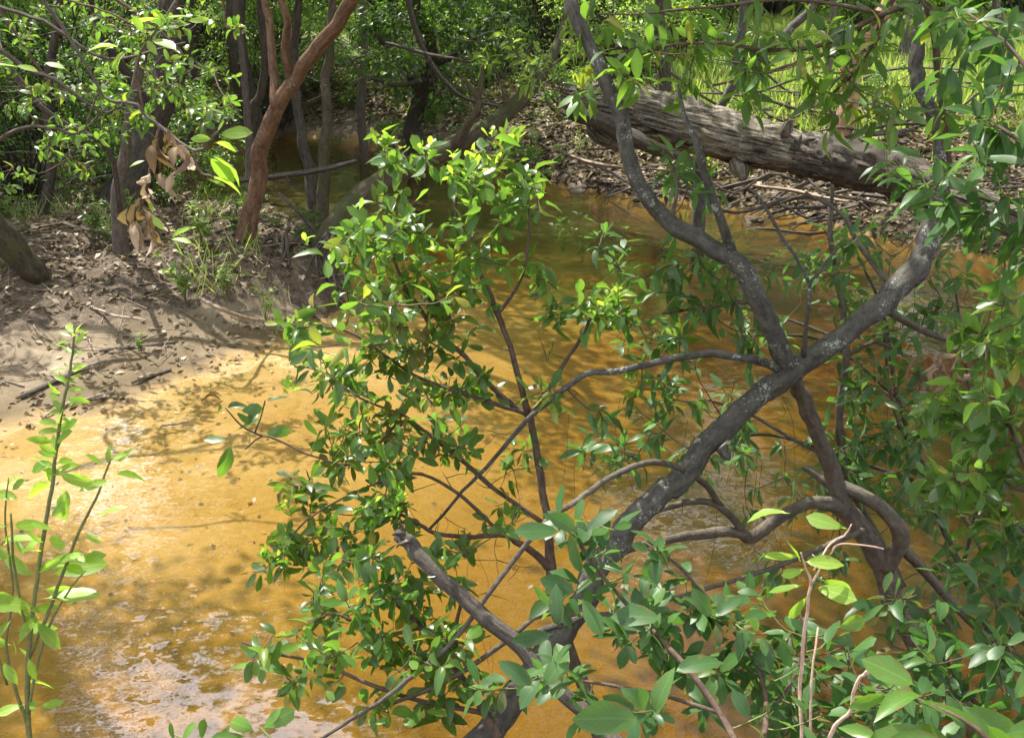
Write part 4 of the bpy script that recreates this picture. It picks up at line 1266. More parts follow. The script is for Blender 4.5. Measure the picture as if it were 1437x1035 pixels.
SEED = [seedling_proto(301, .45, 7), seedling_proto(302, .32, 5), seedling_proto(303, .6, 6)]
for x_, y_, k, s, mk, lab in [
    (255, 372, 0, .9, 'leaf_pale', 'pale leafy seedling on the left bank below the reddish trunk'), (285, 362, 1, 1.0, 'leaf_pale', 'second pale seedling right of the first, below the reddish trunk'),
    (318, 380, 0, .75, 'leaf_pale', 'pale green seedling hanging at the lip of the left bank'), (368, 392, 2, .65, 'leaf_pale', 'slender upright seedling at the edge of the undercut bank'),
    (20, 405, 0, .9, 'leaf_wood', 'leafy seedling below the mossy trunk base'), (45, 372, 2, .8, 'leaf_wood', 'seedling growing beside the mossy trunk base'),
    (190, 330, 1, 1.0, 'leaf_wood', 'small seedling on the litter at the foot of the dark trunk'), (130, 330, 0, .8, 'leaf_dark', 'dark seedling on the litter left of the slim pole trunk'),
    (90, 300, 2, 1.0, 'leaf_dark', 'dark seedling under the left woods'), (160, 410, 1, .55, 'leaf_wood', 'tiny seedling on the slope above the beach'),
    (330, 335, 1, .9, 'leaf_wood', 'small seedling beside the foot of the reddish trunk'), (230, 300, 0, 1.0, 'leaf_wood', 'seedling behind the withered leaves'),
    (20, 270, 2, 1.3, 'leaf_wood', 'tall seedling at the left edge of the woods'), (192, 470, 1, .35, 'leaf_pale', 'tiny sprout in the sand at the top of the beach'),
    (420, 300, 0, .8, 'leaf_wood', 'seedling between the reddish and the mossy trunks'),
    (790, 240, 0, 1.1, 'leaf_dark', 'dark seedling on the far bank left of the log'), (940, 262, 0, 1.0, 'leaf_wood', 'seedling at the waterline under the middle of the log'), (1090, 285, 1, 1.2, 'leaf_dark', 'dark seedling at the waterline below the brush pile'), (1260, 320, 0, 1.2, 'leaf_wood', 'seedling at the waterline at the right part of the far bank'),
    (860, 225, 0, .9, 'leaf_wood', 'seedling on the far bank below the log'), (820, 245, 1, .9, 'leaf_wood', 'small seedling at the waterline of the far bank'),
    (1180, 290, 1, 1.0, 'leaf_wood', 'seedling on the far bank below the bark covered part of the log')]:
    g_ = G(x_, y_, .5 if y_ < 400 else .2)
    for _ in range(4): g_ = G(x_, y_, hz(g_[0], g_[1]))
    place_proto(SEED[k], [M['twig_green'], M[mk]], ['stem', 'leaves'], 'seedling', lab, 'plant', 'leafy seedlings on the banks', (g_[0], g_[1], hz(g_[0], g_[1])), random.uniform(0, 6), s * 1.15, flags=('leaves',))

# roots showing in the undercut bank
rt = empty('exposed_roots', tuple(G(450, 400, .3)), 'tangle of dark roots hanging from the undercut tip of the left bank', 'roots')
r = np.random.default_rng(41)
for k in range(26):
    px = r.uniform(372, 486); y0 = r.uniform(9.95, 10.5)
    a = P(px, r.uniform(325, 352), y0); b_ = P(px + r.normal() * 22, r.uniform(400, 436), y0 - r.uniform(.1, .35))
    m = (a + b_) / 2 + np.array([r.normal() * .06, -.12, r.normal() * .05])
    tube_obj('root', M['bark_dark'], [a + [0, .15, 0], a, m, b_], np.array([1, 1, .7, .3]) * r.uniform(.006, .022), rt, rt.location, 6, 4, .1, 0, .01, k)

fr_ = empty('bank_roots', tuple(G(1000, 275, .1)), 'roots and driftwood tangled along the far waterline under the log', 'roots')
r = np.random.default_rng(43)
for k in range(44):
    px = r.uniform(770, 1330); pyw = np.interp(px, [760, 860, 1000, 1120, 1230, 1330], [253, 270, 283, 300, 330, 345])
    a = G(px, pyw - r.uniform(10, 34), .2)
    a[2] = hz(a[0], a[1]) + .02
    b_ = G(px + r.normal() * 30, pyw + r.uniform(-3, 6), .0); b_[2] = max(hz(b_[0], b_[1]), -.03) + .01
    m = (a + b_) / 2 + np.array([r.normal() * .08, -.06, .05 + abs(r.normal()) * .06])
    tube_obj('root', M['bark_dark'] if k % 3 else M['dead_grey'], [a, m, b_], np.array([1, .8, .4]) * r.uniform(.006, .025), fr_, fr_.location, 6, 5, .15, 0, .02, k)

# fallen sticks and debris one can count
for k, (rows, lab) in enumerate([
    ([(30, 560, 0, 7), (70, 540, 0, 8), (115, 520, 0, 6), (150, 508, 0, 3)], 'long dark stick on the wet silt at left'),
    ([(60, 590, 0, 4), (95, 570, 0, 5), (160, 552, 0, 3)], 'thin stick at the edge of the water at left'),
    ([(225, 603, 0, 3), (245, 598, 0, 4), (265, 594, 0, 2)], 'short stick lying in the shallow yellow water'),
    ([(140, 495, 0, 5), (190, 488, 0, 6), (245, 482, 0, 4)], 'dark stick across the beach'),
    ([(185, 540, 0, 4), (215, 528, 0, 5), (240, 520, 0, 4)], 'dark debris stick where the beach meets the water'),
    ([(280, 420, 0, 5), (320, 440, 0, 6), (370, 452, 0, 4)], 'pale stick below the bank lip'),
    ([(120, 430, 0, 4), (160, 445, 0, 5), (205, 452, 0, 3)], 'stick on the slope above the beach'),
    ([(90, 315, 0, 6), (150, 330, 0, 8), (210, 338, 0, 5)], 'bleached stick on the litter of the left bank'),
    ([(240, 345, 0, 5), (290, 330, 0, 6), (335, 318, 0, 4)], 'stick leading towards the reddish trunk'),
    ([(800, 220, 0, 5), (850, 235, 0, 6), (905, 240, 0, 3)], 'stick on the far bank below the log'),
    ([(1060, 262, 0, 5), (1120, 270, 0, 6), (1190, 285, 0, 4)], 'stick at the foot of the far bank'),
    ([(1150, 185, 0, 6), (1250, 182, 0, 8), (1340, 175, 0, 4)], 'long grey pole lying on the ground before the meadow'),
]):
    pts = []
    for px, py, _, w in rows:
        z = .3
        for _ in range(6):
            g_ = G(px, py, z); z = max(hz(g_[0], g_[1]), 0.0)
        pts.append(G(px, py, z) + np.array([0, 0, .015]))
    rad = [pxr(w, p) for (_, _, _, w), p in zip(rows, pts)]
    o = tube_obj('fallen_stick', M['bark_brown'] if 'dark' in lab else M['stick'], np.array(pts) - pts[0], rad, None, (0, 0, 0), 6, 4, .1, 0, .01, k)
    o.location = pts[0]
    tag(o, lab, 'stick', 'fallen sticks on the banks')

# clods and stones at the foot of the far bank
for k, (px, py, s, lab) in enumerate([(850, 238, .16, 'pale clod at the waterline under the left end of the log'), (838, 232, .1, 'small pale clod beside the larger one under the log'), (810, 262, .13, 'dark clod at the waterline left of the pale one'),
                                      (905, 262, .12, 'clod at the waterline left of the middle of the log'), (985, 268, .14, 'clod at the foot of the far bank'), (1060, 278, .12, 'clod on the shore under the knot of the log'),
                                      (870, 250, .09, 'small clod right of the pale one'), (960, 245, .13, 'clod on the slope under the middle of the log')]):
    z = .1
    for _ in range(5):
        g_ = G(px, py, z); z = max(hz(g_[0], g_[1]), -.02)
    rr = np.random.default_rng(k)
    import bmesh
    bm = bmesh.new(); bmesh.ops.create_icosphere(bm, subdivisions=3, radius=1)
    for v in bm.verts:
        c = v.co
        f = 1 + .22 * math.sin(c.x * 3 + k) * math.cos(c.y * 4 + k) + .14 * math.sin(c.z * 6 + c.x * 5) + rr.normal() * .03
        v.co = c * f * s; v.co.z *= .6; v.co.x *= 1.3
    me = bpy.data.meshes.new('clod'); bm.to_mesh(me); bm.free()
    o = link('clod', me, M['ground'] if k % 2 else M['stick']); o.location = (g_[0], g_[1], z + s * .1); o.rotation_euler = (0, 0, k)
    tag(o, lab, 'clod', 'clods at the foot of the far bank')

# ------------------------------------------------------------------ the leaning grey tree over the creek
T1, T1sk = traced('leaning_tree', 'grey lichened leaning trunk crossing over the water, forked in the right half', 'bark_grey',
    [(560, 1170, 2.75, 43.2), (630, 1085, 2.9, 41.8), (690, 1020, 3.0, 40.2), (758, 930, 3.12, 38.8), (808, 862, 3.22, 37.3), (845, 790, 3.3, 35.7), (900, 717, 3.4, 34.3), (958, 665, 3.5, 32.8), (1008, 607, 3.55, 32),
     (1058, 562, 3.6, 31.6), (1110, 523, 3.65, 32.4), (1170, 480, 3.75, 31.6), (1230, 430, 3.85, 32.4), (1283, 378, 3.95, 34.7), (1306, 325, 4.0, 30.1), (1320, 262, 4.05, 23.3), (1322, 196, 4.1, 20.4), (1303, 152, 4.1, 19.6),
     (1286, 108, 4.15, 20.3), (1288, 40, 4.2, 18.7), (1284, -40, 4.3, 17.1), (1300, -200, 4.5, 13), (1340, -420, 4.8, 8.9)],
    [[(1108, 525, 3.66, 28), (1088, 474, 3.62, 26), (1062, 418, 3.62, 27), (1036, 370, 3.64, 28), (990, 343, 3.66, 26), (942, 312, 3.7, 24), (905, 272, 3.72, 23), (882, 222, 3.75, 22), (872, 168, 3.78, 20), (852, 118, 3.8, 19), (828, 68, 3.85, 18), (803, 8, 3.9, 17), (782, -80, 4, 14), (770, -200, 4.1, 9)],
     [(1034, 372, 3.66, 15), (1014, 315, 3.6, 13), (992, 258, 3.58, 12), (980, 212, 3.56, 10), (962, 165, 3.6, 7), (950, 120, 3.7, 4)],
     [(1096, 518, 3.64, 14), (1048, 502, 3.55, 12), (990, 497, 3.53, 11), (930, 506, 3.5, 10), (872, 520, 3.5, 9), (825, 524, 3.5, 9), (785, 552, 3.5, 8), (745, 582, 3.5, 7), (700, 635, 3.5, 6), (650, 690, 3.5, 5), (600, 745, 3.5, 4)],
     [(1128, 500, 3.62, 7), (1132, 460, 3.58, 6), (1136, 405, 3.56, 6), (1122, 370, 3.55, 5), (1100, 335, 3.55, 5), (1070, 285, 3.55, 4), (1050, 262, 3.55, 2)],
     [(1135, 400, 3.56, 5), (1150, 380, 3.54, 4), (1180, 345, 3.54, 3)]], n=24, seed=105, rough=.10, ridges=.025, wob=.006, per=10)
p_, q_ = pix_path([(1012, 628, 3.5, 20), (1020, 640, 3.48, 13), (1024, 645, 3.47, 5)])
tube_obj('knot', M['bark_grey'], p_, q_, T1, T1.location, 10, 3, .08, 0, 0, 3)

T2, T2sk = traced('crooked_tree', 'crooked brown stem rising from lower right behind the grey trunk, with a looped branch', 'bark_brown',
    [(1450, 1150, 3.85, 40), (1370, 1020, 3.9, 38), (1322, 945, 3.9, 36), (1288, 900, 3.9, 34), (1256, 850, 3.9, 33), (1240, 795, 3.9, 35), (1214, 748, 3.9, 30), (1182, 705, 3.9, 27), (1168, 660, 3.88, 24), (1150, 612, 3.84, 22), (1130, 566, 3.78, 22), (1114, 532, 3.72, 20)],
    [[(1188, 716, 3.88, 22), (1160, 706, 3.84, 19), (1128, 708, 3.8, 18), (1088, 730, 3.78, 19), (1052, 754, 3.76, 17), (1040, 748, 3.74, 16), (1000, 746, 3.72, 14), (942, 757, 3.68, 11), (895, 766, 3.62, 9), (840, 790, 3.5, 6)],
     [(1046, 750, 3.75, 12), (1018, 716, 3.7, 10), (985, 703, 3.66, 9), (940, 711, 3.6, 8), (905, 730, 3.5, 6), (870, 770, 3.35, 4)],
     [(1014, 712, 3.7, 9), (990, 680, 3.6, 9), (952, 656, 3.45, 9), (905, 649, 3.3, 9), (862, 666, 3.2, 9), (812, 700, 3.1, 9), (768, 730, 3.0, 8), (722, 785, 2.95, 8), (680, 842, 2.9, 7), (613, 920, 2.85, 7), (545, 975, 2.8, 7), (480, 1018, 2.8, 6), (430, 1050, 2.8, 5)],
     [(1242, 796, 3.88, 26), (1262, 766, 3.84, 25), (1260, 738, 3.82, 22), (1236, 712, 3.84, 20), (1202, 690, 3.88, 18), (1160, 676, 3.94, 15), (1128, 655, 4.0, 9)],
     [(1262, 765, 3.86, 16), (1296, 798, 3.95, 14), (1326, 835, 4.0, 12), (1372, 880, 4.05, 9), (1430, 920, 4.1, 6)],
     [(980, 600, 2.9, 1)] * 0 or [(1210, 745, 3.8, 10), (1100, 790, 3.5, 7), (980, 830, 3.3, 6), (850, 860, 3.1, 7), (763, 862, 3.0, 7), (710, 900, 2.95, 8), (623, 957, 2.9, 7), (533, 993, 2.9, 5)]], n=18, seed=115, rough=.10, ridges=.025, wob=.005, per=9)

snag, snag_sk = traced('broken_limb', 'broken dark weathered limb in front of the grey trunk at bottom centre', 'dead_grey',
    [(562, 748, 3.05, 16.4), (572, 758, 3.03, 20.5), (598, 790, 2.98, 21.9), (640, 830, 2.92, 21.9), (695, 876, 2.85, 23.2), (745, 925, 2.78, 21.9), (795, 975, 2.7, 21.9), (850, 1025, 2.62, 23.2), (905, 1080, 2.5, 23.2), (980, 1160, 2.35, 24.7)],
    [[(570, 756, 3.04, 11), (560, 748, 3.02, 7), (550, 750, 3.01, 2)], [(566, 750, 3.04, 9), (563, 738, 3.04, 5), (558, 730, 3.04, 1)], [(574, 760, 3.0, 8), (562, 762, 2.98, 5), (556, 768, 2.98, 1)], [(735, 900, 2.8, 11), (770, 880, 2.85, 9), (800, 872, 2.9, 10), (822, 862, 2.95, 7)]], cat='dead branch', n=14, seed=125, rough=.1, ridges=.05, wob=.006)

add_crown(T1, (0.0, 8.8, 6.0), 2.1, 0, wood=P(770, -200, 4.1), bark='bark_grey')  # unseen crowns, placed overhead to shade the right side of the water
add_crown(T1, (2.4, 8.2, 6.2), 2.3, 0, wood=P(1340, -420, 4.8), bark='bark_grey')
add_crown(T1, (4.4, 11.0, 6.8), 2.2, 0, wood=P(770, -200, 4.1), bark='bark_grey')
add_crown(T1, (1.0, 11.6, 7.0), 2.2, 1, wood=P(1340, -420, 4.8), bark='bark_grey')
add_crown(T1, (1.3, 5.6, 5.6), 1.9, 1, wood=P(770, -200, 4.1), bark='bark_grey')

# leaves of the leaning grey tree itself: hanging sprays on thin branches
r_ = 0
shrub('spray', None, None, None,
      [[(940, 312, 3.7, 7), (950, 270, 3.9, 5), (945, 230, 4.0, 4)], [(1062, 420, 3.64, 7), (1000, 430, 3.8, 5), (930, 440, 3.9, 4)],
       [(1255, 405, 3.9, 10), (1210, 350, 4.0, 8), (1180, 300, 4.1, 6), (1130, 270, 4.1, 4)], [(1235, 430, 3.9, 12), (1300, 465, 4.0, 10), (1350, 485, 4.0, 8), (1400, 520, 4, 5)]],
      [(945, 235, 4.0, 38, 40, .12, 7), (985, 270, 4.0, 30, 50, .12, 5), (905, 370, 3.9, 45, 40, .12, 7), (960, 345, 3.9, 40, 40, .1, 6), (975, 400, 3.85, 50, 40, .1, 7), (930, 430, 3.9, 40, 30, .1, 5),
       (1020, 440, 3.8, 40, 25, .1, 5), (1120, 360, 3.9, 40, 30, .1, 4), (1190, 350, 4, 50, 40, .1, 5), (880, 600, 3.7, 45, 35, .1, 8), (920, 560, 3.7, 45, 40, .1, 7), (870, 640, 3.7, 40, 30, .1, 4),
       (1090, 470, 3.9, 40, 30, .1, 4), (960, 480, 3.6, 40, 22, .1, 5), (830, 640, 3.7, 40, 30, .1, 5), (960, 560, 3.8, 40, 30, .1, 5), (1050, 400, 3.9, 40, 30, .1, 5), (850, 330, 3.9, 30, 30, .1, 4), (1010, 350, 3.9, 30, 30, .1, 4)],
      'lanc', T_LANC, M['leaf_deep'], .088, (3, 6), (35, 80), .35, .35, 'bark_brown', 'twig', 131, 300, None, T1sk[::3], .004, 7, 'branch', T1, .1)

# hanging dry stems
dry_rng = np.random.default_rng(140)
parts = []
for k in range(46):
    px = dry_rng.choice([dry_rng.uniform(960, 1120), dry_rng.uniform(1330, 1430), dry_rng.uniform(540, 700), dry_rng.uniform(760, 880), dry_rng.uniform(480, 600)], p=[.3, .15, .2, .2, .15])
    py = {True: dry_rng.uniform(560, 740), False: dry_rng.uniform(700, 900)}[px > 700]
    a = P(px, py, 3.6); L_ = dry_rng.uniform(.1, .42)
    parts.append(tube_arrays(catmull([a, a + [dry_rng.normal() * .02, 0, -L_ * .5], a + [dry_rng.normal() * .04, dry_rng.normal() * .03, -L_]], [1, 1, 1], 3)[0], np.full(7, .0009), 3, 0, 0, False))
V, q, t, uv = join_arrays(parts)
o = link('hanging_fibres', fast_mesh('hanging_fibres', V - np.array(T2.location), [q, t], uv), M['twig'], T2); o['kind'] = 'stuff'

# ------------------------------------------------------------------ glossy shrub left of centre
C = [(700, 360, 3.75, 40, 30, .1, 4), (620, 540, 3.65, 40, 30, .1, 5), (800, 440, 3.7, 40, 26, .1, 4), (690, 250, 3.8, 50, 30, .1, 4), (640, 760, 3.4, 40, 24, .1, 4), (700, 720, 3.5, 40, 24, .1, 4), (540, 210, 3.8, 34, 26, .1, 7), (590, 235, 3.8, 40, 30, .1, 7), (650, 250, 3.8, 40, 26, .1, 8), (705, 205, 3.85, 28, 28, .1, 7), (735, 245, 3.85, 34, 34, .1, 8), (690, 290, 3.8, 70, 35, .12, 14),
     (610, 300, 3.75, 50, 40, .12, 11), (535, 300, 3.75, 34, 36, .1, 7), (505, 335, 3.7, 34, 32, .1, 7), (560, 360, 3.7, 60, 36, .15, 14), (635, 370, 3.75, 45, 45, .15, 12), (480, 370, 3.7, 30, 30, .1, 6),
     (590, 420, 3.7, 60, 32, .15, 14), (500, 430, 3.7, 60, 34, .15, 12), (430, 465, 3.7, 34, 30, .1, 6), (450, 510, 3.7, 50, 40, .12, 10), (520, 480, 3.7, 50, 36, .15, 12), (600, 475, 3.75, 50, 36, .15, 9),
     (540, 540, 3.65, 60, 36, .15, 12), (475, 560, 3.65, 48, 36, .12, 8), (580, 590, 3.6, 56, 36, .12, 10), (510, 610, 3.6, 60, 32, .12, 11), (460, 650, 3.55, 48, 30, .12, 8), (550, 660, 3.5, 62, 36, .12, 11),
     (430, 700, 3.5, 38, 36, .1, 7), (495, 710, 3.45, 60, 36, .12, 11), (400, 765, 3.45, 34, 30, .1, 8), (460, 770, 3.4, 50, 30, .12, 9), (545, 715, 3.3, 34, 22, .06, 9), (370, 790, 3.4, 22, 24, .06, 3),
     (845, 425, 3.7, 34, 26, .08, 8), (800, 395, 3.75, 44, 24, .1, 3), (775, 425, 3.75, 24, 20, .1, 2), (870, 455, 3.7, 26, 16, .08, 3), (700, 640, 3.6, 40, 30, .1, 5), (740, 560, 3.6, 60, 20, .1, 4), (880, 530, 3.6, 30, 20, .05, 3),
     (640, 640, 3.6, 50, 30, .1, 5), (740, 395, 3.75, 24, 26, .1, 2), (660, 540, 3.7, 50, 36, .1, 5), (745, 460, 3.7, 40, 40, .1, 2), (940, 470, 3.6, 18, 14, .05, 3), (660, 430, 3.75, 34, 26, .1, 5)]
C1 = [c[:6] + (max(1, int(round(c[6] * (0.78 if c[1] < 320 else 1.0)))),) for c in C]
STEMS = [[(860, 1130, 3.0, 22), (835, 1010, 3.15, 20), (802, 920, 3.3, 19), (780, 850, 3.45, 18), (773, 798, 3.55, 15), (768, 740, 3.6, 12), (760, 680, 3.65, 11), (750, 615, 3.7, 10), (742, 580, 3.7, 10)],
         [(742, 582, 3.7, 10), (728, 530, 3.7, 9), (714, 480, 3.72, 8), (698, 440, 3.74, 9), (684, 405, 3.75, 8), (664, 365, 3.76, 7), (644, 330, 3.78, 6), (640, 280, 3.8, 4), (655, 240, 3.8, 3)],
         [(742, 584, 3.7, 8), (712, 562, 3.7, 8), (678, 530, 3.7, 7), (648, 495, 3.7, 7), (615, 470, 3.72, 6), (590, 435, 3.72, 6), (565, 395, 3.72, 5), (548, 340, 3.74, 4), (540, 270, 3.78, 3), (540, 215, 3.8, 2)],
         [(744, 582, 3.68, 7), (770, 545, 3.68, 6), (795, 505, 3.7, 6), (818, 470, 3.7, 5), (836, 430, 3.7, 4)],
         [(773, 798, 3.55, 12), (748, 774, 3.54, 10), (726, 760, 3.52, 10), (708, 750, 3.5, 7), (655, 752, 3.45, 7), (610, 747, 3.4, 6), (575, 728, 3.35, 5), (545, 715, 3.3, 4)],
         [(698, 442, 3.74, 5), (716, 418, 3.75, 5), (733, 385, 3.76, 4), (742, 340, 3.78, 4), (742, 290, 3.8, 3)],
         [(764, 735, 3.6, 7), (700, 690, 3.6, 6), (660, 655, 3.6, 6), (620, 625, 3.6, 5), (570, 585, 3.62, 4), (510, 560, 3.65, 3), (450, 520, 3.7, 2)],
         [(742, 580, 3.7, 6), (690, 565, 3.66, 6), (630, 545, 3.66, 5), (570, 520, 3.68, 4), (500, 470, 3.7, 3), (440, 455, 3.7, 2)],
         [(726, 762, 3.52, 6), (690, 735, 3.5, 5), (640, 690, 3.5, 5), (580, 665, 3.5, 4), (500, 690, 3.48, 3), (430, 730, 3.45, 3), (400, 770, 3.42, 2)],
         [(560, 590, 3.6, 4), (500, 650, 3.5, 4), (440, 640, 3.5, 3), (400, 622, 3.5, 3), (368, 612, 3.5, 3), (344, 630, 3.5, 2)]]
SH1, sh1 = shrub('glossy_shrub', 'bushy glossy leaved shrub with thin dark stems left of centre, over the yellow water', 'shrub', tuple(P(860, 1130, 3.0)), STEMS, C1,
                 'obov', T_OBOV, M['leaf_glossy'], .077, (4, 8), (35, 90), .12, .5, 'twig', 'twig', 151, 300, None, None, .0035, 8, ['trunk'] + ['stem'] * 9)
r = np.random.default_rng(155)
tips = sample_tips([(640, 700, 3.5, 80, 60, .1, 22), (600, 640, 3.5, 90, 50, .12, 16), (720, 690, 3.55, 60, 60, .1, 14), (690, 800, 3.3, 70, 50, .1, 14), (560, 620, 3.55, 70, 60, .1, 10), (800, 560, 3.6, 40, 40, .1, 6), (740, 480, 3.7, 50, 60, .1, 6), (700, 610, 3.6, 60, 40, .1, 10)], r)
parts, _ = grow(sh1, tips, r, .0026, .0008, .05, .004)
V, q, t, uv = join_arrays(parts)
o = link('bare_twigs', fast_mesh('bare_twigs', V - np.array(SH1.location), [q, t], uv), M['dead_grey'], SH1); o['kind'] = 'stuff'
# lime coloured shoot tips of the same shrub
r = np.random.default_rng(152)
tips = sample_tips([(540, 195, 3.78, 16, 10, .03, 3), (600, 215, 3.78, 16, 10, .03, 2), (665, 225, 3.75, 40, 14, .04, 6), (700, 185, 3.8, 26, 10, .03, 3), (735, 190, 3.8, 20, 8, .03, 2), (470, 350, 3.66, 16, 16, .03, 2),
                    (640, 240, 3.72, 20, 14, .03, 3), (850, 415, 3.66, 26, 14, .03, 6), (545, 705, 3.25, 30, 16, .03, 6), (415, 450, 3.65, 20, 20, .03, 3), (620, 355, 3.68, 30, 20, .03, 4), (560, 350, 3.66, 30, 20, .03, 3),
                    (405, 700, 3.45, 14, 30, .03, 3), (380, 770, 3.4, 18, 18, .03, 4), (410, 535, 3.66, 10, 14, .03, 2), (885, 525, 3.56, 14, 10, .03, 2), (945, 460, 3.58, 10, 8, .03, 2), (430, 345, 3.66, 10, 10, .03, 1), (510, 300, 3.7, 10, 10, .03, 2)], r)
R, ps, ss = rosettes(tips, np.tile([0, -.1, 1.0], (len(tips), 1)) + r.normal(size=(len(tips), 3)) * .25, 4, 6, .045, (20, 65), -.05, .4, 0, r)
me = cloud_mesh('young_shoots', T_OBOV, R, ps - np.array(SH1.location), ss, r); o = link('young_shoots', me, M['leaf_young_sunlit'], SH1); o['kind'] = 'stuff'
placed = [(315, 572, 3.5, 190, 22), (318, 572, 3.5, 20, 26), (330, 577, 3.5, -40, 24), (330, 605, 3.5, 30, 40), (322, 618, 3.5, 175, 34), (325, 620, 3.5, -105, 52), (336, 576, 3.5, 8, 34), (370, 562, 3.5, 5, 36),
          (370, 608, 3.5, 8, 36), (352, 612, 3.5, -130, 18), (345, 600, 3.5, 60, 32)]
placed_leaves(SH1, 'obov', T_OBOV, M['leaf_glossy'], placed, 3)
p_, q_ = pix_path([(368, 612, 3.5, 3), (340, 598, 3.5, 3), (316, 572, 3.5, 2)]); tube_obj('stem', M['twig'], p_, q_, SH1, SH1.location, 5, 4, 0)
p_, q_ = pix_path([(358, 606, 3.5, 3), (366, 585, 3.5, 2), (372, 562, 3.5, 2)]); tube_obj('stem', M['twig'], p_, q_, SH1, SH1.location, 5, 4, 0)

# ------------------------------------------------------------------ drooping shrub under the broken limb
C2 = [(500, 790, 3.2, 50, 24, .1, 8), (560, 800, 3.1, 45, 28, .1, 8), (610, 850, 3.1, 45, 30, .1, 8), (540, 860, 3.1, 50, 30, .1, 11), (470, 850, 3.1, 40, 26, .1, 7), (440, 900, 3.0, 60, 26, .08, 8), (520, 915, 3.0, 60, 30, .1, 11),
      (590, 930, 3.0, 50, 34, .1, 10), (640, 900, 3.0, 40, 36, .1, 6), (650, 960, 2.95, 46, 24, .1, 6), (560, 985, 2.9, 60, 20, .08, 6), (370, 920, 3.0, 40, 18, .06, 5), (420, 960, 2.95, 46, 18, .08, 4), (600, 780, 3.1, 30, 20, .06, 4)]
SH2, sh2 = shrub('drooping_shrub', 'drooping dark leaved shrub hanging over the water below and left of the broken limb', 'shrub', tuple(P(760, 1180, 2.7)),
                 [[(760, 1180, 2.7, 18), (720, 1080, 2.8, 14), (680, 1000, 2.9, 12), (640, 940, 3.0, 10), (590, 880, 3.1, 8), (540, 830, 3.15, 6), (500, 790, 3.2, 4)],
                  [(680, 1000, 2.9, 8), (600, 985, 2.9, 7), (520, 960, 2.95, 6), (450, 930, 3, 5), (380, 915, 3, 4), (340, 900, 3, 3)],
                  [(640, 940, 3.0, 7), (640, 880, 3.0, 6), (650, 830, 3.0, 4)], [(590, 880, 3.1, 6), (530, 890, 3.1, 5), (470, 860, 3.1, 4), (430, 880, 3.1, 3)]],
                 C2, 'obov', T_OBOV, M['leaf_glossy'], .080, (4, 7), (35, 90), .3, .45, 'twig', 'twig', 161, 300, None, None, .0035, 8, 'stem')

# ------------------------------------------------------------------ nearest laurel at the bottom centre
C3 = [(690, 950, 2.3, 50, 26, .08, 3), (850, 1010, 2.1, 50, 20, .06, 3), (1090, 1010, 2.2, 60, 24, .08, 5), (1150, 900, 2.5, 50, 30, .08, 4), (1070, 850, 2.6, 40, 26, .08, 3), (800, 740, 2.35, 26, 18, .05, 3), (860, 770, 2.4, 40, 30, .08, 4), (780, 850, 2.3, 30, 16, .05, 3), (880, 850, 2.4, 50, 30, .08, 6), (950, 850, 2.4, 50, 40, .08, 8), (900, 760, 2.5, 50, 20, .08, 5),
      (1010, 850, 2.4, 40, 30, .08, 5), (900, 900, 2.35, 50, 24, .08, 5), (980, 930, 2.3, 50, 30, .08, 6), (960, 900, 2.3, 60, 30, .08, 6), (1040, 900, 2.4, 40, 30, .08, 6), (1030, 970, 2.3, 60, 30, .08, 6), (760, 940, 2.2, 40, 20, .05, 4),
      (1080, 960, 2.4, 50, 40, .08, 8), (960, 990, 2.1, 60, 24, .06, 4)]
SH3, sh3 = shrub('near_laurel', 'nearest laurel sprays with large bluish green leaves at the bottom right of centre', 'shrub', tuple(P(1120, 1220, 1.8)),
                 [[(1120, 1220, 1.8, 16), (1060, 1100, 1.95, 12), (1010, 1000, 2.1, 10), (950, 920, 2.2, 8), (900, 870, 2.3, 7), (840, 800, 2.35, 5), (810, 755, 2.35, 4)],
                  [(1060, 1100, 1.95, 10), (1075, 1000, 2.2, 8), (1060, 930, 2.3, 7), (1010, 860, 2.4, 6), (960, 800, 2.45, 5), (905, 760, 2.5, 3)],
                  [(1010, 1000, 2.1, 7), (930, 975, 2.15, 6), (850, 960, 2.2, 5), (780, 950, 2.2, 3)],
                  [(1075, 1000, 2.2, 8), (1110, 960, 2.3, 6), (1130, 900, 2.35, 5), (1120, 850, 2.4, 3)]],
                 C3, 'broad', T_OBOV[:2] + T_BROAD[:1], M['leaf_deep'], .080, (4, 6), (40, 88), .15, .35, 'twig', 'twig_green', 171, 300, None, None, .0032, 8, 'stem', None, .1, .0014)
placed_leaves(SH3, 'broad', T_BROAD, M['leaf_deep'], [(790, 745, 2.2, 178, 66), (812, 748, 2.2, 140, 50), (818, 748, 2.2, 40, 56), (818, 810, 2.2, 110, 62), (812, 832, 2.2, 160, 58), (786, 882, 2.15, 100, 58), (780, 888, 2.15, 190, 60),
                                                    (752, 965, 2.05, 140, 60), (760, 966, 2.05, 50, 62), (764, 970, 2.05, 20, 56), (940, 945, 1.9, 20, 76), (905, 1010, 1.8, 170, 100), (918, 1008, 1.8, 80, 72), (1000, 870, 2.2, 40, 60),
                                                    (935, 870, 2.2, 170, 74), (815, 835, 2.2, -60, 60), (1000, 870, 2.2, 120, 50)], 5)

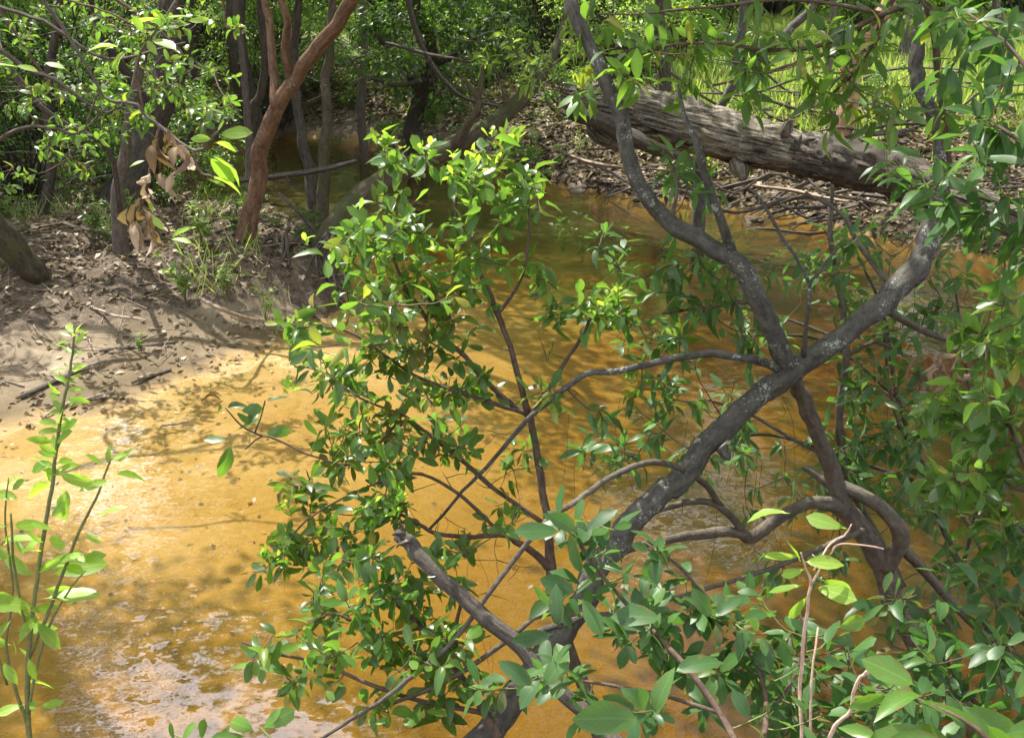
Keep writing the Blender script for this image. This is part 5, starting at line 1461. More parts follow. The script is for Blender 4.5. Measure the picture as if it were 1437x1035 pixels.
# cut sapling with pinkish stem
cs = empty('cut_sapling', tuple(P(1128, 1120, 2.1)), 'cut sapling with a stripped pinkish stem and a few bright leaves at lower right', 'sapling')
for rows in ([(1128, 1120, 2.1, 5.2), (1124, 1020, 2.15, 5.2), (1122, 960, 2.2, 5.2), (1128, 905, 2.2, 5.2), (1132, 850, 2.2, 4.6), (1138, 820, 2.2, 4.6), (1132, 800, 2.2, 3.4), (1124, 775, 2.2, 2.3)],
             [(1138, 820, 2.2, 4), (1150, 795, 2.2, 2.9), (1140, 778, 2.2, 2.3)], [(1142, 800, 2.2, 2.3), (1165, 762, 2.25, 2.9), (1185, 750, 2.25, 2.9), (1195, 735, 2.25, 1.8)], [(1165, 778, 2.25, 2.3), (1180, 762, 2.25, 2.3), (1240, 770, 2.25, 2.3)],
             [(1138, 1120, 2.1, 4), (1136, 1020, 2.15, 4), (1140, 940, 2.2, 3.4), (1148, 880, 2.25, 2.9)]):
    p_, q_ = pix_path(rows); tube_obj('stem', M['twig_pink'], p_, q_, cs, cs.location, 7, 5, .08, 0, .002, len(rows))
placed_leaves(cs, 'lanc', T_OBOV[1:3], M['leaf_young_sunlit'], [(1124, 788, 2.2, 125, 48), (1122, 780, 2.2, 175, 56), (1126, 788, 2.2, 5, 52), (1130, 798, 2.2, 195, 34), (1140, 822, 2.2, -10, 62), (1150, 812, 2.2, -20, 46), (1134, 835, 2.2, 225, 42), (1128, 820, 2.2, 195, 48), (1110, 720, 2.2, 178, 58), (1190, 742, 2.3, 165, 58),
                                              (1172, 880, 2.2, 8, 56)], 8, .35)
bt = empty('broken_twig', tuple(P(1160, 1060, 2.0)), 'broken pale pinkish twig bending right of the cut sapling', 'twig')
p_, q_ = pix_path([(1160, 1060, 2.0, 6.3), (1172, 1018, 2.0, 6.3), (1192, 1000, 2.0, 5.6), (1200, 965, 2.0, 5.6), (1215, 945, 2.0, 4.9), (1232, 937, 2.0, 4.2)]); tube_obj('stem', M['twig_pink'], p_, q_, bt, bt.location, 7, 5, .1, 0, .002, 2)
p_, q_ = pix_path([(1212, 948, 2.0, 6), (1217, 940, 2.0, 4)]); tube_obj('stub', M['twig_pink'], p_, q_, bt, bt.location, 6, 2, .1)

# ------------------------------------------------------------------ lower right leafy shrub
C4 = [(1180, 930, 2.5, 50, 30, .1, 6), (1130, 990, 2.4, 60, 30, .1, 6), (1200, 980, 2.4, 60, 36, .1, 7), (1260, 920, 2.6, 50, 30, .1, 5), (1290, 960, 2.5, 50, 40, .1, 7), (1350, 910, 2.6, 60, 40, .1, 8), (1400, 860, 2.7, 40, 40, .1, 7),
      (1330, 850, 2.8, 50, 30, .1, 6), (1400, 940, 2.5, 50, 40, .1, 8), (1370, 800, 2.8, 50, 26, .1, 6), (1420, 780, 2.8, 30, 34, .1, 5), (1300, 1000, 2.3, 60, 30, .1, 5), (1400, 1000, 2.3, 50, 30, .1, 6), (1240, 850, 2.8, 30, 20, .1, 3), (1220, 1020, 2.3, 60, 20, .1, 4),
      (1120, 930, 2.6, 50, 30, .1, 4)]
SH4, sh4 = shrub('lower_right_shrub'.replace('lower_right_', 'leafy_'), 'leafy shrub filling the bottom right corner around the foot of the crooked stem', 'shrub', tuple(P(1380, 1230, 2.2)),
                 [[(1380, 1230, 2.2, 16), (1370, 1100, 2.35, 12), (1380, 1000, 2.45, 10), (1400, 920, 2.6, 8), (1400, 850, 2.7, 6), (1390, 800, 2.8, 4)],
                  [(1370, 1100, 2.35, 10), (1300, 1040, 2.35, 8), (1230, 990, 2.4, 7), (1180, 940, 2.5, 5), (1130, 920, 2.6, 3)],
                  [(1380, 1000, 2.45, 8), (1330, 930, 2.6, 6), (1330, 870, 2.75, 5), (1250, 845, 2.8, 3)]],
                 C4, 'obov', T_OBOV, M['leaf_deep'], .084, (4, 7), (40, 88), .15, .4, 'twig', 'twig', 181, 300, None, None, .0032, 8, 'stem')
SPR, _ = shrub('bright_spray', 'nearest sunlit spray of large pointed leaves at the bottom right corner', 'branch', tuple(P(1480, 1180, 1.35)),
               [[(1480, 1180, 1.35, 14), (1430, 1090, 1.4, 10), (1380, 1030, 1.45, 8), (1300, 985, 1.5, 6), (1240, 975, 1.5, 4)], [(1430, 1090, 1.4, 8), (1330, 1050, 1.42, 6), (1270, 1030, 1.45, 4)]], [], 'lancbig', T_LANC, M['leaf_young_sunlit'], .1)
M['leaf_bright'] = leaf_mat('bright mid green leaf', [(0.0, (0.05, 0.14, 0.02)), (0.5, (0.07, 0.18, 0.025)), (1.0, (0.11, 0.24, 0.03))], 0.38, 0.4, (0.25, 0.45, 0.04))
placed_leaves(SPR, 'lancbig', T_LANC[:2] + T_BROAD[:1], M['leaf_bright'], [(1280, 980, 1.5, -18, 95), (1345, 985, 1.45, -35, 120), (1300, 975, 1.5, 175, 90), (1270, 1020, 1.45, -25, 100), (1290, 965, 1.5, 150, 80), (1400, 1030, 1.4, 10, 90),
                                                        (1250, 972, 1.5, 200, 60), (1380, 1010, 1.42, -50, 90), (1340, 1045, 1.4, 175, 110), (1420, 985, 1.5, 60, 70), (1210, 1035, 1.5, 10, 90), (1240, 1040, 1.5, 160, 60)], 9, .3)
ex = empty('low_spray', tuple(P(420, 1120, 2.3)), 'tip of a low leafy spray at the bottom edge, left of centre', 'branch')
for rows in ([(420, 1120, 2.3, 7), (390, 1050, 2.35, 5), (365, 1020, 2.4, 3)], [(330, 1120, 2.3, 7), (290, 1060, 2.35, 5), (245, 1030, 2.4, 3)]):
    p_, q_ = pix_path(rows); tube_obj('stem', M['twig_green'], p_, q_, ex, ex.location, 6, 4, .05)
placed_leaves(ex, 'obov', T_OBOV, M['leaf_bright'], [(365, 1022, 2.35, 30, 50), (360, 1025, 2.35, 165, 44), (370, 1028, 2.35, 60, 40), (245, 1040, 2.35, 110, 26), (255, 1040, 2.35, 60, 30), (282, 1040, 2.35, 80, 36), (300, 1040, 2.35, 20, 34), (340, 1036, 2.3, 170, 40), (315, 1045, 2.35, 100, 24)], 12)

# ------------------------------------------------------------------ right hand shrubs
C5 = [(1370, 470, 3.0, 36, 26, .1, 8), (1410, 500, 3.0, 36, 40, .1, 9), (1340, 540, 3.1, 30, 30, .1, 6), (1400, 570, 2.9, 50, 30, .1, 10), (1360, 610, 3.0, 50, 26, .1, 9), (1410, 640, 2.9, 40, 34, .1, 9), (1330, 660, 3.0, 40, 24, .1, 8),
      (1390, 690, 2.9, 46, 24, .1, 9), (1420, 420, 2.9, 24, 40, .1, 8), (1340, 720, 3.0, 40, 20, .1, 4), (1420, 740, 2.9, 30, 30, .1, 8), (1320, 590, 3.1, 24, 24, .1, 3)]
SH5, sh5 = shrub('right_shrub'.replace('right_', 'green_'), 'mid green shrub entering from the right edge below the trunk bend', 'shrub', tuple(P(1560, 1150, 2.7)),
                 [[(1560, 1150, 2.7, 20), (1530, 950, 2.75, 16), (1490, 800, 2.8, 13), (1455, 690, 2.9, 10), (1420, 600, 2.95, 8), (1400, 520, 3.0, 6), (1385, 470, 3.0, 4)],
                  [(1455, 690, 2.9, 8), (1400, 680, 2.95, 6), (1340, 670, 3.0, 4)], [(1490, 800, 2.8, 8), (1430, 740, 2.9, 6), (1350, 720, 3.0, 4)], [(1420, 600, 2.95, 6), (1360, 560, 3.05, 4), (1330, 540, 3.1, 3)]],
                 C5, 'obov', T_OBOV, M['leaf_glossy'], .078, (4, 7), (40, 88), .15, .4, 'twig', 'twig', 191, 300, None, None, .0032, 8, 'stem')
C6 = [(1270, 250, 2.7, 30, 20, .08, 3), (1330, 230, 2.6, 40, 24, .08, 4), (1390, 200, 2.5, 40, 30, .08, 5), (1420, 250, 2.5, 24, 40, .08, 4), (1340, 290, 2.6, 50, 22, .08, 4), (1400, 310, 2.5, 40, 30, .08, 5), (1430, 340, 2.5, 20, 30, .08, 3),
      (1290, 290, 2.7, 24, 14, .08, 2), (1380, 150, 2.6, 40, 26, .08, 4), (1420, 100, 2.6, 24, 40, .08, 4), (1400, 40, 2.7, 36, 30, .08, 4), (1350, 30, 2.8, 40, 26, .08, 4), (1330, 100, 2.8, 30, 34, .08, 3), (1250, 200, 2.9, 30, 24, .08, 2), (1420, 380, 2.6, 20, 24, .08, 2)]
SH6, sh6 = shrub('overhanging_branch', 'leafy branch with long bluish leaves hanging in at the upper right edge', 'branch', tuple(P(1620, 420, 2.3)),
                 [[(1620, 420, 2.3, 20), (1540, 370, 2.4, 14), (1460, 320, 2.45, 10), (1400, 285, 2.5, 7), (1340, 265, 2.6, 5), (1285, 260, 2.7, 3)], [(1540, 370, 2.4, 10), (1480, 240, 2.45, 8), (1420, 190, 2.5, 6), (1370, 165, 2.6, 4)],
                  [(1480, 240, 2.45, 8), (1450, 120, 2.55, 6), (1410, 60, 2.65, 5), (1360, 20, 2.8, 3)]],
                 C6, 'lanc', T_LANC, M['leaf_deep'], .086, (4, 7), (30, 85), .3, .35, 'twig', 'twig_green', 201, 300, None, None, .0032, 8, 'stem')
C7 = [(1280, 160, 3.6, 40, 26, .1, 2), (1210, 120, 3.6, 40, 26, .1, 2), (1100, 90, 3.7, 50, 30, .1, 3), (1340, 160, 3.5, 34, 30, .1, 2), (1020, 110, 3.8, 40, 26, .1, 2), (940, 60, 3.9, 40, 24, .1, 2), (850, 20, 3.9, 40, 20, .1, 2), (890, 60, 3.9, 40, 24, .1, 5), (900, 95, 3.8, 30, 20, .1, 4), (850, 120, 3.9, 30, 14, .1, 2), (800, 130, 3.9, 30, 14, .1, 2), (985, 20, 3.7, 34, 18, .1, 4), (1000, 60, 3.7, 34, 18, .1, 2), (960, 110, 3.9, 40, 24, .1, 4), (1060, 90, 3.7, 34, 20, .1, 5),
      (1090, 40, 3.7, 40, 30, .1, 4), (1150, 30, 3.6, 40, 24, .1, 5), (1200, 50, 3.6, 40, 24, .1, 5), (1190, 90, 3.6, 30, 20, .1, 4), (1170, 130, 3.6, 40, 22, .1, 4), (1130, 110, 3.6, 30, 20, .1, 2), (1240, 20, 3.6, 30, 20, .1, 4), (1240, 120, 3.6, 30, 26, .1, 2),
      (1300, 10, 3.6, 40, 20, .1, 4), (1210, 160, 3.6, 30, 20, .1, 2), (1060, 150, 3.7, 40, 20, .1, 2), (930, 20, 3.8, 30, 16, .1, 2), (1340, 60, 3.5, 30, 20, .1, 2), (820, 60, 3.9, 24, 20, .1, 2), (1180, 180, 3.7, 24, 16, .1, 2)]
SH7, sh7 = shrub('overhanging_branch', 'leafy branch spreading left along the top edge in front of the meadow and the log', 'branch', tuple(P(1560, -120, 3.4)),
                 [[(1560, -120, 3.4, 18), (1450, -60, 3.45, 14), (1340, -20, 3.5, 12), (1240, 20, 3.55, 9), (1160, 60, 3.6, 7), (1080, 70, 3.65, 6), (1000, 60, 3.7, 5), (920, 70, 3.8, 4), (860, 110, 3.85, 3), (800, 132, 3.9, 2)],
                  [(1300, 0, 3.5, 11), (1312, 60, 3.55, 11), (1318, 120, 3.6, 10), (1326, 180, 3.65, 9), (1335, 240, 3.7, 6)], [(1240, 20, 3.55, 6), (1210, 90, 3.6, 5), (1170, 130, 3.6, 4)],
                  [(1240, 20, 3.55, 6), (1120, 0, 3.6, 5), (1000, 10, 3.7, 4), (900, 20, 3.8, 3), (840, 20, 3.9, 2)]],
                 C7, 'lanc', T_LANC, M['leaf_glossy'], .088, (4, 7), (35, 88), .2, .4, 'twig', 'twig', 211, 300, None, None, .0032, 8, 'stem')

# thin dark sapling standing in the water behind the crooked stem
C8 = [(1060, 620, 4.2, 50, 34, .1, 5), (1000, 560, 4.2, 40, 30, .1, 4), (1300, 600, 4.2, 40, 40, .1, 6), (1290, 540, 4.2, 36, 30, .1, 5), (1300, 440, 4.3, 40, 30, .1, 4), (1370, 400, 4.3, 40, 34, .1, 6), (1110, 680, 4.2, 40, 30, .1, 4), (1300, 740, 4.1, 40, 30, .1, 5), (1340, 800, 4.1, 40, 26, .1, 5), (1050, 800, 4.0, 50, 24, .1, 5), (1150, 800, 4.1, 40, 24, .1, 4), (1200, 560, 4.3, 40, 30, .1, 8), (1240, 520, 4.3, 50, 24, .1, 7), (1190, 620, 4.3, 50, 30, .1, 12), (1220, 660, 4.3, 50, 30, .1, 14), (1190, 700, 4.3, 44, 26, .1, 8), (1250, 600, 4.3, 40, 30, .1, 7), (1150, 360, 4.4, 50, 30, .1, 8), (1210, 420, 4.4, 40, 24, .1, 7),
      (1240, 470, 4.4, 40, 20, .1, 5), (1270, 680, 4.2, 40, 24, .1, 7), (1190, 320, 4.4, 34, 24, .1, 5)]
SAP, _ = shrub('thin_sapling', 'thin reddish stemmed sapling with dark leaves behind the crooked stem', 'sapling', tuple(P(1300, 900, 4.2)),
               [[(1300, 900, 4.2, 14), (1250, 790, 4.25, 13), (1212, 720, 4.3, 13), (1186, 655, 4.3, 12), (1178, 580, 4.3, 12), (1188, 490, 4.35, 11), (1178, 410, 4.4, 9), (1166, 330, 4.4, 8), (1168, 260, 4.4, 5)],
                [(1178, 600, 4.3, 6), (1210, 640, 4.3, 5), (1240, 620, 4.3, 3)], [(1186, 500, 4.35, 6), (1230, 480, 4.35, 5), (1270, 500, 4.3, 3)], [(1184, 650, 4.3, 6), (1120, 620, 4.3, 5), (1050, 580, 4.3, 4), (990, 560, 4.3, 3)], [(1190, 480, 4.35, 6), (1110, 450, 4.4, 4), (1000, 420, 4.4, 3)]],
               C8, 'lanc', T_LANC, M['leaf_deep'], .09, (4, 7), (40, 88), .25, .4, 'bark_brown', 'twig', 221, 300, None, None, .0032, 8, 'stem')
C9 = [(1080, 600, 4.5, 70, 40, .15, 8), (1010, 640, 4.4, 50, 40, .15, 5), (1120, 440, 4.6, 70, 40, .15, 8), (1200, 380, 4.6, 70, 40, .15, 8), (1300, 420, 4.6, 60, 40, .15, 8), (1330, 600, 4.5, 60, 50, .15, 10), (1290, 680, 4.4, 60, 40, .15, 9), (1370, 740, 4.4, 50, 50, .15, 9),
      (1020, 500, 4.6, 60, 40, .15, 6), (1230, 570, 4.5, 60, 40, .15, 7), (930, 640, 4.3, 50, 40, .15, 5), (1100, 700, 4.3, 60, 30, .15, 5), (1340, 340, 4.6, 50, 30, .15, 5), (860, 470, 4.4, 40, 30, .1, 4)]
AIR, _ = shrub('airy_shrub', 'airy dark shrub of thin twigs and small leaves behind the crooked stem at right', 'shrub', tuple(P(1420, 960, 4.4)),
               [[(1420, 960, 4.4, 13), (1350, 800, 4.5, 10), (1300, 680, 4.5, 8), (1260, 560, 4.55, 7), (1240, 440, 4.6, 5), (1210, 370, 4.6, 3)], [(1300, 680, 4.5, 6), (1180, 640, 4.5, 5), (1080, 610, 4.5, 4), (1000, 620, 4.4, 3)],
                [(1260, 560, 4.55, 5), (1160, 480, 4.6, 4), (1060, 470, 4.6, 3)], [(1350, 800, 4.5, 6), (1380, 660, 4.5, 5), (1360, 540, 4.5, 4), (1340, 400, 4.6, 3)]],
               C9, 'lanc', T_LANC, M['leaf_deep'], .075, (3, 6), (35, 85), .3, .4, 'bark_dark', 'twig', 227, 300, None, None, .0034, 8, 'stem')
# dead leaf bunch caught on the right
r = np.random.default_rng(230)
dbn = empty('dead_leaf_bunch', tuple(P(1328, 505, 3.9)), 'dark brown bunch of dead leaves caught on the branch at the right', 'dead leaves')
n = 26; pos = P(1325, 515, 3.9) + r.normal(size=(n, 3)) * [.03, .03, .04]
leaves_on(dbn, 'dead', T_DEAD, M['leaf_dead'], frames(norm(r.normal(size=(n, 3)) + [0, 0, -1.2]), None, .8, r), pos, r.uniform(.05, .1, n))

# ------------------------------------------------------------------ withered spray upper left
WB = empty('withered_branch', tuple(P(20, -120, 3.0)), 'thin branch from the top left with hanging withered brown leaves and bright fresh ones', 'branch')
for rows in ([(20, -120, 3.0, 7), (55, -10, 3.0, 6), (88, 40, 3.0, 6), (120, 90, 3.0, 5), (140, 128, 3.0, 5), (160, 142, 3.0, 5), (188, 146, 3.0, 5), (205, 162, 3.0, 5), (225, 178, 3.0, 6), (245, 195, 2.98, 5), (272, 212, 2.96, 5), (290, 202, 2.94, 5), (305, 186, 2.92, 4)],
             [(225, 178, 3.0, 5), (215, 215, 3.0, 4), (205, 265, 3.0, 4), (195, 300, 3.0, 3)], [(200, 160, 3.0, 4), (196, 130, 3.0, 4), (192, 100, 3.0, 4), (200, 70, 3.0, 4), (220, 40, 3.0, 3), (205, 30, 3.0, 2)],
             [(272, 212, 2.96, 4), (280, 240, 2.94, 4), (300, 250, 2.93, 3)], [(140, 128, 3, 3), (125, 160, 3, 3), (118, 185, 3, 2)], [(55, -10, 3, 4), (130, 10, 3, 3), (180, 30, 3, 3), (200, 45, 3, 2)], [(205, 265, 3, 4), (235, 320, 2.98, 3), (245, 335, 2.96, 2)]):
    p_, q_ = pix_path(rows); tube_obj('stem', M['twig'] if len(rows) < 8 else M['bark_brown'], p_, q_, WB, WB.location, 6, 5, .05, 0, .003, len(rows))
placed_leaves(WB, 'dead', T_DEAD, M['leaf_dead'], [(232, 178, 2.98, -50, 42), (240, 195, 2.97, -62, 41), (252, 205, 2.95, -100, 34), (258, 212, 2.93, -80, 37), (222, 190, 3, -95, 41), (215, 200, 3, -80, 39), (212, 240, 3, -110, 34), (225, 242, 3, -70, 31), (195, 282, 3, -110, 42), (188, 284, 2.98, -85, 42), (200, 290, 3, -70, 41),
                                              (180, 290, 3, -120, 37), (192, 308, 3, -80, 37), (186, 315, 2.98, -60, 31), (198, 276, 2.98, -130, 29), (230, 186, 2.97, -75, 31), (247, 214, 2.96, -120, 27), (218, 205, 2.98, -60, 31), (208, 262, 3.02, -75, 31), (220, 310, 3, -50, 29), (205, 320, 3, -60, 37), (212, 300, 3, -95, 42), (265, 225, 2.95, -60, 29), (240, 240, 2.97, -95, 31), (205, 256, 3, -100, 26)], 21, .8)
placed_leaves(WB, 'lancy', T_LANC[:2] + T_OBOV[:1], M['leaf_young_sunlit'], [(210, 55, 3.0, -20, 52), (206, 55, 3.0, -60, 32), (175, 70, 3.0, -120, 36), (172, 68, 3.0, 170, 44), (178, 72, 3, -150, 44), (205, 50, 3.0, 120, 30), (232, 25, 3.0, 15, 34), (225, 26, 3, 175, 50), (305, 186, 2.92, 60, 18), (305, 190, 2.92, 5, 50),
                                                   (300, 196, 2.92, 170, 36), (300, 200, 2.92, -5, 30), (292, 216, 2.93, -25, 64), (290, 218, 2.93, -45, 50), (290, 248, 2.93, -5, 52), (288, 250, 2.93, -20, 30), (205, 225, 3, 200, 24), (240, 335, 2.96, 30, 40), (238, 335, 2.96, -10, 34), (232, 325, 2.96, 130, 26),
                                                   (262, 30, 3, 5, 30), (30, 95, 3, 175, 40), (20, 92, 3, -5, 30), (60, 88, 3, -10, 30), (215, 300, 3, 100, 20)], 22, .4)

r = np.random.default_rng(260)
HC = [(r.uniform(-10, 330), r.uniform(-10, 190), 8.2, 34, 24, .4, 3) for _ in range(36)] + [(r.uniform(0, 180), r.uniform(150, 280), 8.6, 34, 20, .3, 2) for _ in range(12)]
HF, _ = shrub('hanging_foliage', 'leafy hanging twigs of the left woods filling the upper left corner', 'branch', tuple(P(-200, -420, 8.4)),
              [[(-200, -420, 8.4, 16), (-60, -200, 8.3, 12), (60, -80, 8.2, 9), (150, -10, 8.2, 6), (220, 40, 8.2, 4), (270, 90, 8.2, 2)], [(-60, -200, 8.3, 9), (-30, -40, 8.3, 7), (30, 60, 8.3, 5), (80, 130, 8.3, 3)],
               [(60, -80, 8.2, 7), (200, -70, 8.2, 5), (300, -20, 8.2, 4), (320, 50, 8.2, 2)]],
              HC, 'obov', T_OBOV, M['leaf_glossy'], .085, (5, 9), (40, 90), .15, .5, 'twig', 'twig', 261, 300, None, None, .005, 7, 'stem', None, .15, .002)
r = np.random.default_rng(262)
SP, _ = shrub('spray', None, None, None, [[(742, 128, 12.2, 4), (750, 90, 12.2, 4), (730, 60, 12.2, 2)], [(712, 158, 12.0, 4), (700, 110, 12, 2), (680, 80, 12, 1)], [(765, 95, 12.4, 4), (810, 70, 12.4, 3), (830, 50, 12.4, 1)]],
              [(690, 80, 12, 30, 30, .2, 3), (740, 60, 12, 34, 34, .2, 4), (780, 90, 12, 30, 30, .2, 4), (720, 110, 12, 24, 20, .2, 2), (800, 40, 12, 34, 30, .2, 3), (760, 130, 12, 20, 16, .2, 1), (820, 110, 12.3, 26, 20, .2, 2)],
              'lance', T_LANC, M['leaf_pale'], .16, (5, 8), (30, 85), .1, .5, 'twig', 'twig', 263, 200, None, mossy_sk, .006, 6, 'branch', mossy, .1, .003)

# ------------------------------------------------------------------ lime sapling at the left edge
LS = empty('lime_sapling', tuple(P(60, 1180, 2.45)), 'upright sapling with sunlit lime leaves at the left edge of the photo', 'sapling')
stems_ls = [[(60, 1180, 2.45, 9), (40, 1020, 2.5, 8), (42, 900, 2.5, 7), (56, 790, 2.5, 6), (70, 700, 2.5, 6), (78, 640, 2.5, 5), (86, 580, 2.5, 5), (97, 520, 2.5, 4), (105, 462, 2.5, 3)],
            [(42, 920, 2.5, 6), (75, 840, 2.5, 6), (105, 760, 2.5, 5), (135, 700, 2.5, 4), (155, 645, 2.5, 3)], [(40, 1020, 2.5, 6), (10, 920, 2.5, 5), (18, 820, 2.5, 4), (8, 730, 2.5, 3), (12, 670, 2.5, 2)],
            [(42, 900, 2.5, 5), (20, 800, 2.5, 4), (15, 720, 2.5, 3)], [(40, 1000, 2.5, 5), (60, 900, 2.5, 4), (95, 830, 2.5, 3), (120, 800, 2.5, 2)], [(10, 960, 2.5, 4), (-10, 900, 2.5, 3), (-30, 860, 2.5, 2)]]
for rows in stems_ls:
    p_, q_ = pix_path(rows); tube_obj('stem', M['twig_green'], p_, q_, LS, LS.location, 6, 5, .05, 0, .002, len(rows))
rr = np.random.default_rng(240)
rows = []
py = 470
side = 1
while py < 660:                               # the slim leaves of the tall shoot
    px = 105 - (py - 462) * .145
    for s_ in (1, -1):
        rows.append((px, py, 2.5, 90 - s_ * rr.uniform(45, 80), rr.uniform(16, 26) + (py - 470) * .09))
    py += rr.uniform(8, 13)
rows += [(105, 466, 2.5, 85, 22), (105, 468, 2.5, 60, 22), (104, 470, 2.5, 125, 24)]
rows += [(80, 640, 2.5, 150, 38), (80, 668, 2.5, 12, 50), (76, 650, 2.5, 170, 36), (72, 660, 2.5, 195, 30), (155, 648, 2.5, 30, 38), (152, 655, 2.5, 120, 30), (155, 650, 2.5, 75, 30), (150, 672, 2.5, 10, 50), (60, 730, 2.5, 190, 50), (65, 720, 2.5, 20, 48), (128, 725, 2.5, 8, 56), (100, 775, 2.5, 15, 60), (92, 790, 2.5, 5, 50),
         (66, 755, 2.5, 35, 50), (52, 760, 2.5, 175, 50), (45, 800, 2.5, 15, 66), (60, 830, 2.5, 8, 70), (58, 838, 2.5, 20, 74), (70, 812, 2.5, 30, 70), (48, 870, 2.5, -12, 50), (42, 866, 2.5, 165, 50), (30, 845, 2.5, 160, 50), (15, 830, 2.5, 185, 50), (14, 890, 2.5, -15, 54), (12, 900, 2.5, -95, 48), (20, 900, 2.5, -70, 46),
         (10, 680, 2.5, 70, 30), (8, 700, 2.5, 30, 36), (15, 735, 2.5, 150, 30), (12, 760, 2.5, 20, 44), (22, 780, 2.5, 165, 40), (30, 780, 2.5, 40, 40), (35, 870, 2.5, 100, 40), (46, 980, 2.5, -20, 30), (30, 950, 2.5, 10, 40), (40, 988, 2.5, 200, 40), (5, 930, 2.5, -60, 40), (110, 790, 2.5, 20, 40), (30, 700, 2.5, 200, 34), (20, 860, 2.5, -40, 40), (60, 770, 2.5, 100, 36), (84, 730, 2.5, 40, 44), (118, 745, 2.5, -10, 40)]
rows = [(a + rr.normal() * 3, b + rr.normal() * 4, c, d + rr.normal() * 16, e * rr.uniform(.65, 1.15)) for a, b, c, d, e in rows]
rows += [(a + rr.normal() * 9, b + 10 + rr.normal() * 9, c + rr.normal() * .05, 180 - d + rr.normal() * 20, e * .85) for a, b, c, d, e in rows[26::2]]
placed_leaves(LS, 'lime', T_LANC[:2] + T_OBOV[:2], M['leaf_young_sunlit'], rows, 23, .7)

# tangles of bare twigs in the woods
for k, (cl, base, lab, mt) in enumerate([
    ([(120, 120, 8.9, 150, 110, .5, 40), (60, 230, 9.2, 80, 40, .4, 14), (250, 60, 9, 80, 60, .4, 12)], [(-30, 40, 9, 10), (60, 150, 9, 8), (150, 210, 9.2, 7), (170, 300, 9.6, 9)], 'tangle of bare pale twigs in the upper left woods', 'dead_grey'),
    ([(620, 80, 15, 130, 80, .6, 36), (470, 90, 14.5, 60, 80, .5, 12)], [(560, -60, 15, 9), (590, 60, 15, 8), (640, 130, 15, 6), (700, 150, 15.2, 5)], 'tangle of bare twigs above the far shore at top centre', 'dead_grey'),
    ([(1150, 110, 9, 190, 70, .5, 40), (930, 60, 9.5, 90, 60, .4, 14)], [(1300, -60, 9, 9), (1220, 40, 9, 7), (1120, 90, 9, 6), (1000, 120, 9.2, 4)], 'tangle of bare twigs in front of the meadow', 'twig'),
    ([(1200, 640, 4.4, 160, 130, .2, 40), (1320, 480, 4.2, 90, 110, .2, 20), (1080, 800, 4.2, 110, 50, .2, 10)], [(1440, 900, 4.2, 8), (1340, 700, 4.3, 6), (1260, 600, 4.4, 5), (1240, 460, 4.4, 4)], 'tangle of thin bare twigs behind the crooked stem at right', 'twig'),
    ([(420, 300, 10.6, 60, 40, .3, 14), (400, 250, 11, 60, 30, .3, 8)], [(460, 345, 10.7, 7), (430, 310, 10.7, 6), (390, 270, 10.8, 4)], 'tangle of dead twigs on the tip of the left bank', 'dead_grey')]):
    rt_ = empty('twig_tangle', tuple(P(*base[0][:3])), lab, 'twigs')
    p_, q_ = pix_path(base)
    tube_obj('stem', M[mt], p_, q_, rt_, rt_.location, 6, 4, .05, 0, .01, k)
    r = np.random.default_rng(300 + k)
    parts, _ = grow(catmull(p_, q_, 5)[0], sample_tips(cl, r), r, .0022 * base[0][2] / 5, .0006 * base[0][2] / 3, .05, .003 * base[0][2] / 4)
    V, q, t, uv = join_arrays(parts)
    o = link('twigs', fast_mesh('twigs', V - np.array(rt_.location), [q, t], uv), M[mt], rt_); o['kind'] = 'stuff'

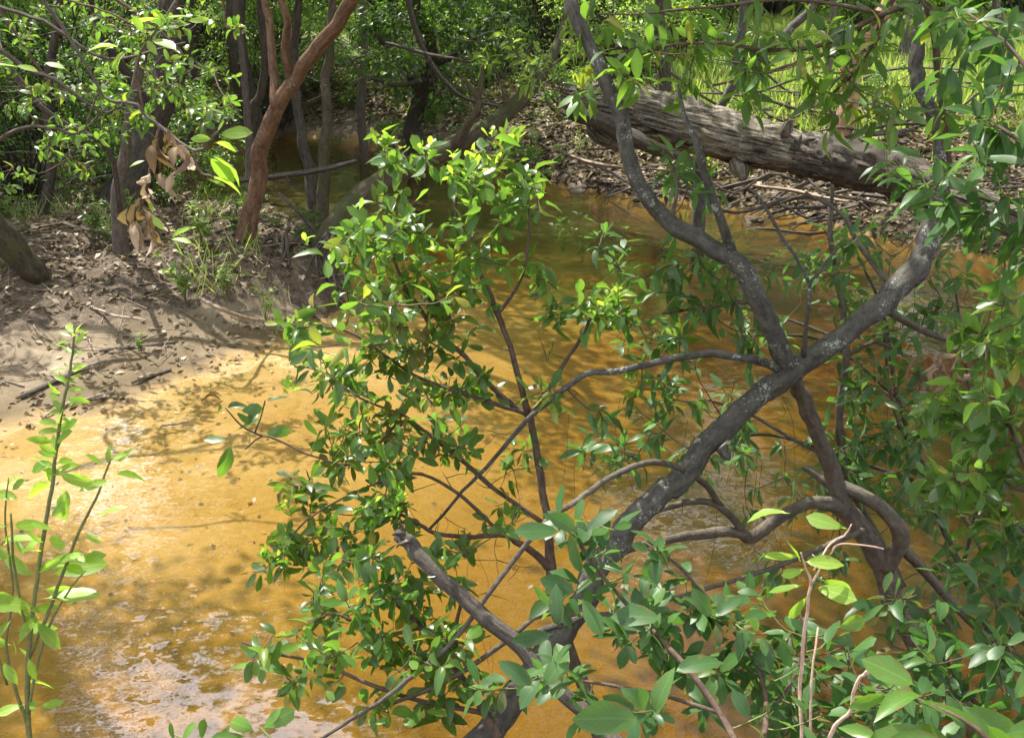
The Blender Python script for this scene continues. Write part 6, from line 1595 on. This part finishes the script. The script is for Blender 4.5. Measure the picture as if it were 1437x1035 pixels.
# left shade foliage close by: thin bare branches of the left woods
r = np.random.default_rng(250)
for k, (rows, lab) in enumerate([
    ([(-20, 60, 6.0, 8), (40, 95, 6, 7), (90, 120, 6, 6), (140, 160, 6, 4), (170, 150, 6, 3)], 'thin bare branch arching at the upper left edge'),
    ([(-20, 210, 6, 6), (30, 180, 6, 6), (70, 180, 6, 5), (110, 186, 6, 4), (150, 150, 6, 2)], 'thin bare branch at left below the arching one'),
    ([(540, 60, 12, 5), (600, 76, 12, 6), (660, 88, 12, 4)], 'pale straight stick caught in the dark leafy tree'),
    ([(330, 255, 11, 8), (400, 245, 11.2, 9), (450, 240, 11.4, 9), (500, 226, 11.6, 6)], 'dark dead branch lying across the thin stems by the bend'),
    ([(-20, 5, 7, 7), (60, 30, 7, 6), (150, 80, 7, 5), (260, 60, 7, 3)], 'thin branch crossing the upper left woods'),
]):
    p_, q_ = pix_path(rows)
    o = tube_obj('bare_branch', M['dead_grey'], p_ - p_[0], q_, None, (0, 0, 0), 6, 5, .05, 0, .01, k); o.location = p_[0]
    tag(o, lab, 'branch')

# bits of leaf afloat and sunk in the shallows
r = np.random.default_rng(255)
fx = r.uniform(-4.2, .4, 900); fy = r.uniform(4.6, 9.0, 900)
fi, _, _, _, fb, _ = shore_fields(fx, fy)
m_ = fi & (r.random(900) < np.clip(1.1 - fb * .33, .08, .6))
fx, fy = fx[m_], fy[m_]; n = len(fx)
fz = np.where(r.random(n) < .35, .004, height(fx, fy) + .008)
a = r.uniform(0, 6.28, n)
tag(link('sunken_leaves', cloud_mesh('sunken_leaves', T_FAR, frames(np.stack([np.cos(a), np.sin(a), r.normal(size=n) * .05], -1), None, .12, r), np.stack([fx, fy, fz], -1), r.uniform(.02, .06, n), r, uv=False), M['litter']), kind='stuff')

# small curled leaf and debris on the sand bar
dl2 = empty('fallen_leaf', tuple(G(295, 556, .01)), 'curled dark brown leaf on the shallow sand', 'leaf')
leaves_on(dl2, 'dead', T_DEAD, M['leaf_dead'], frames(np.array([[1, .1, .1], [-1, .1, .2], [.6, .6, .3]]), None, .3, r), np.array([G(290, 556, .02), G(300, 556, .02), G(292, 554, .03)]), np.array([.11, .09, .09]))
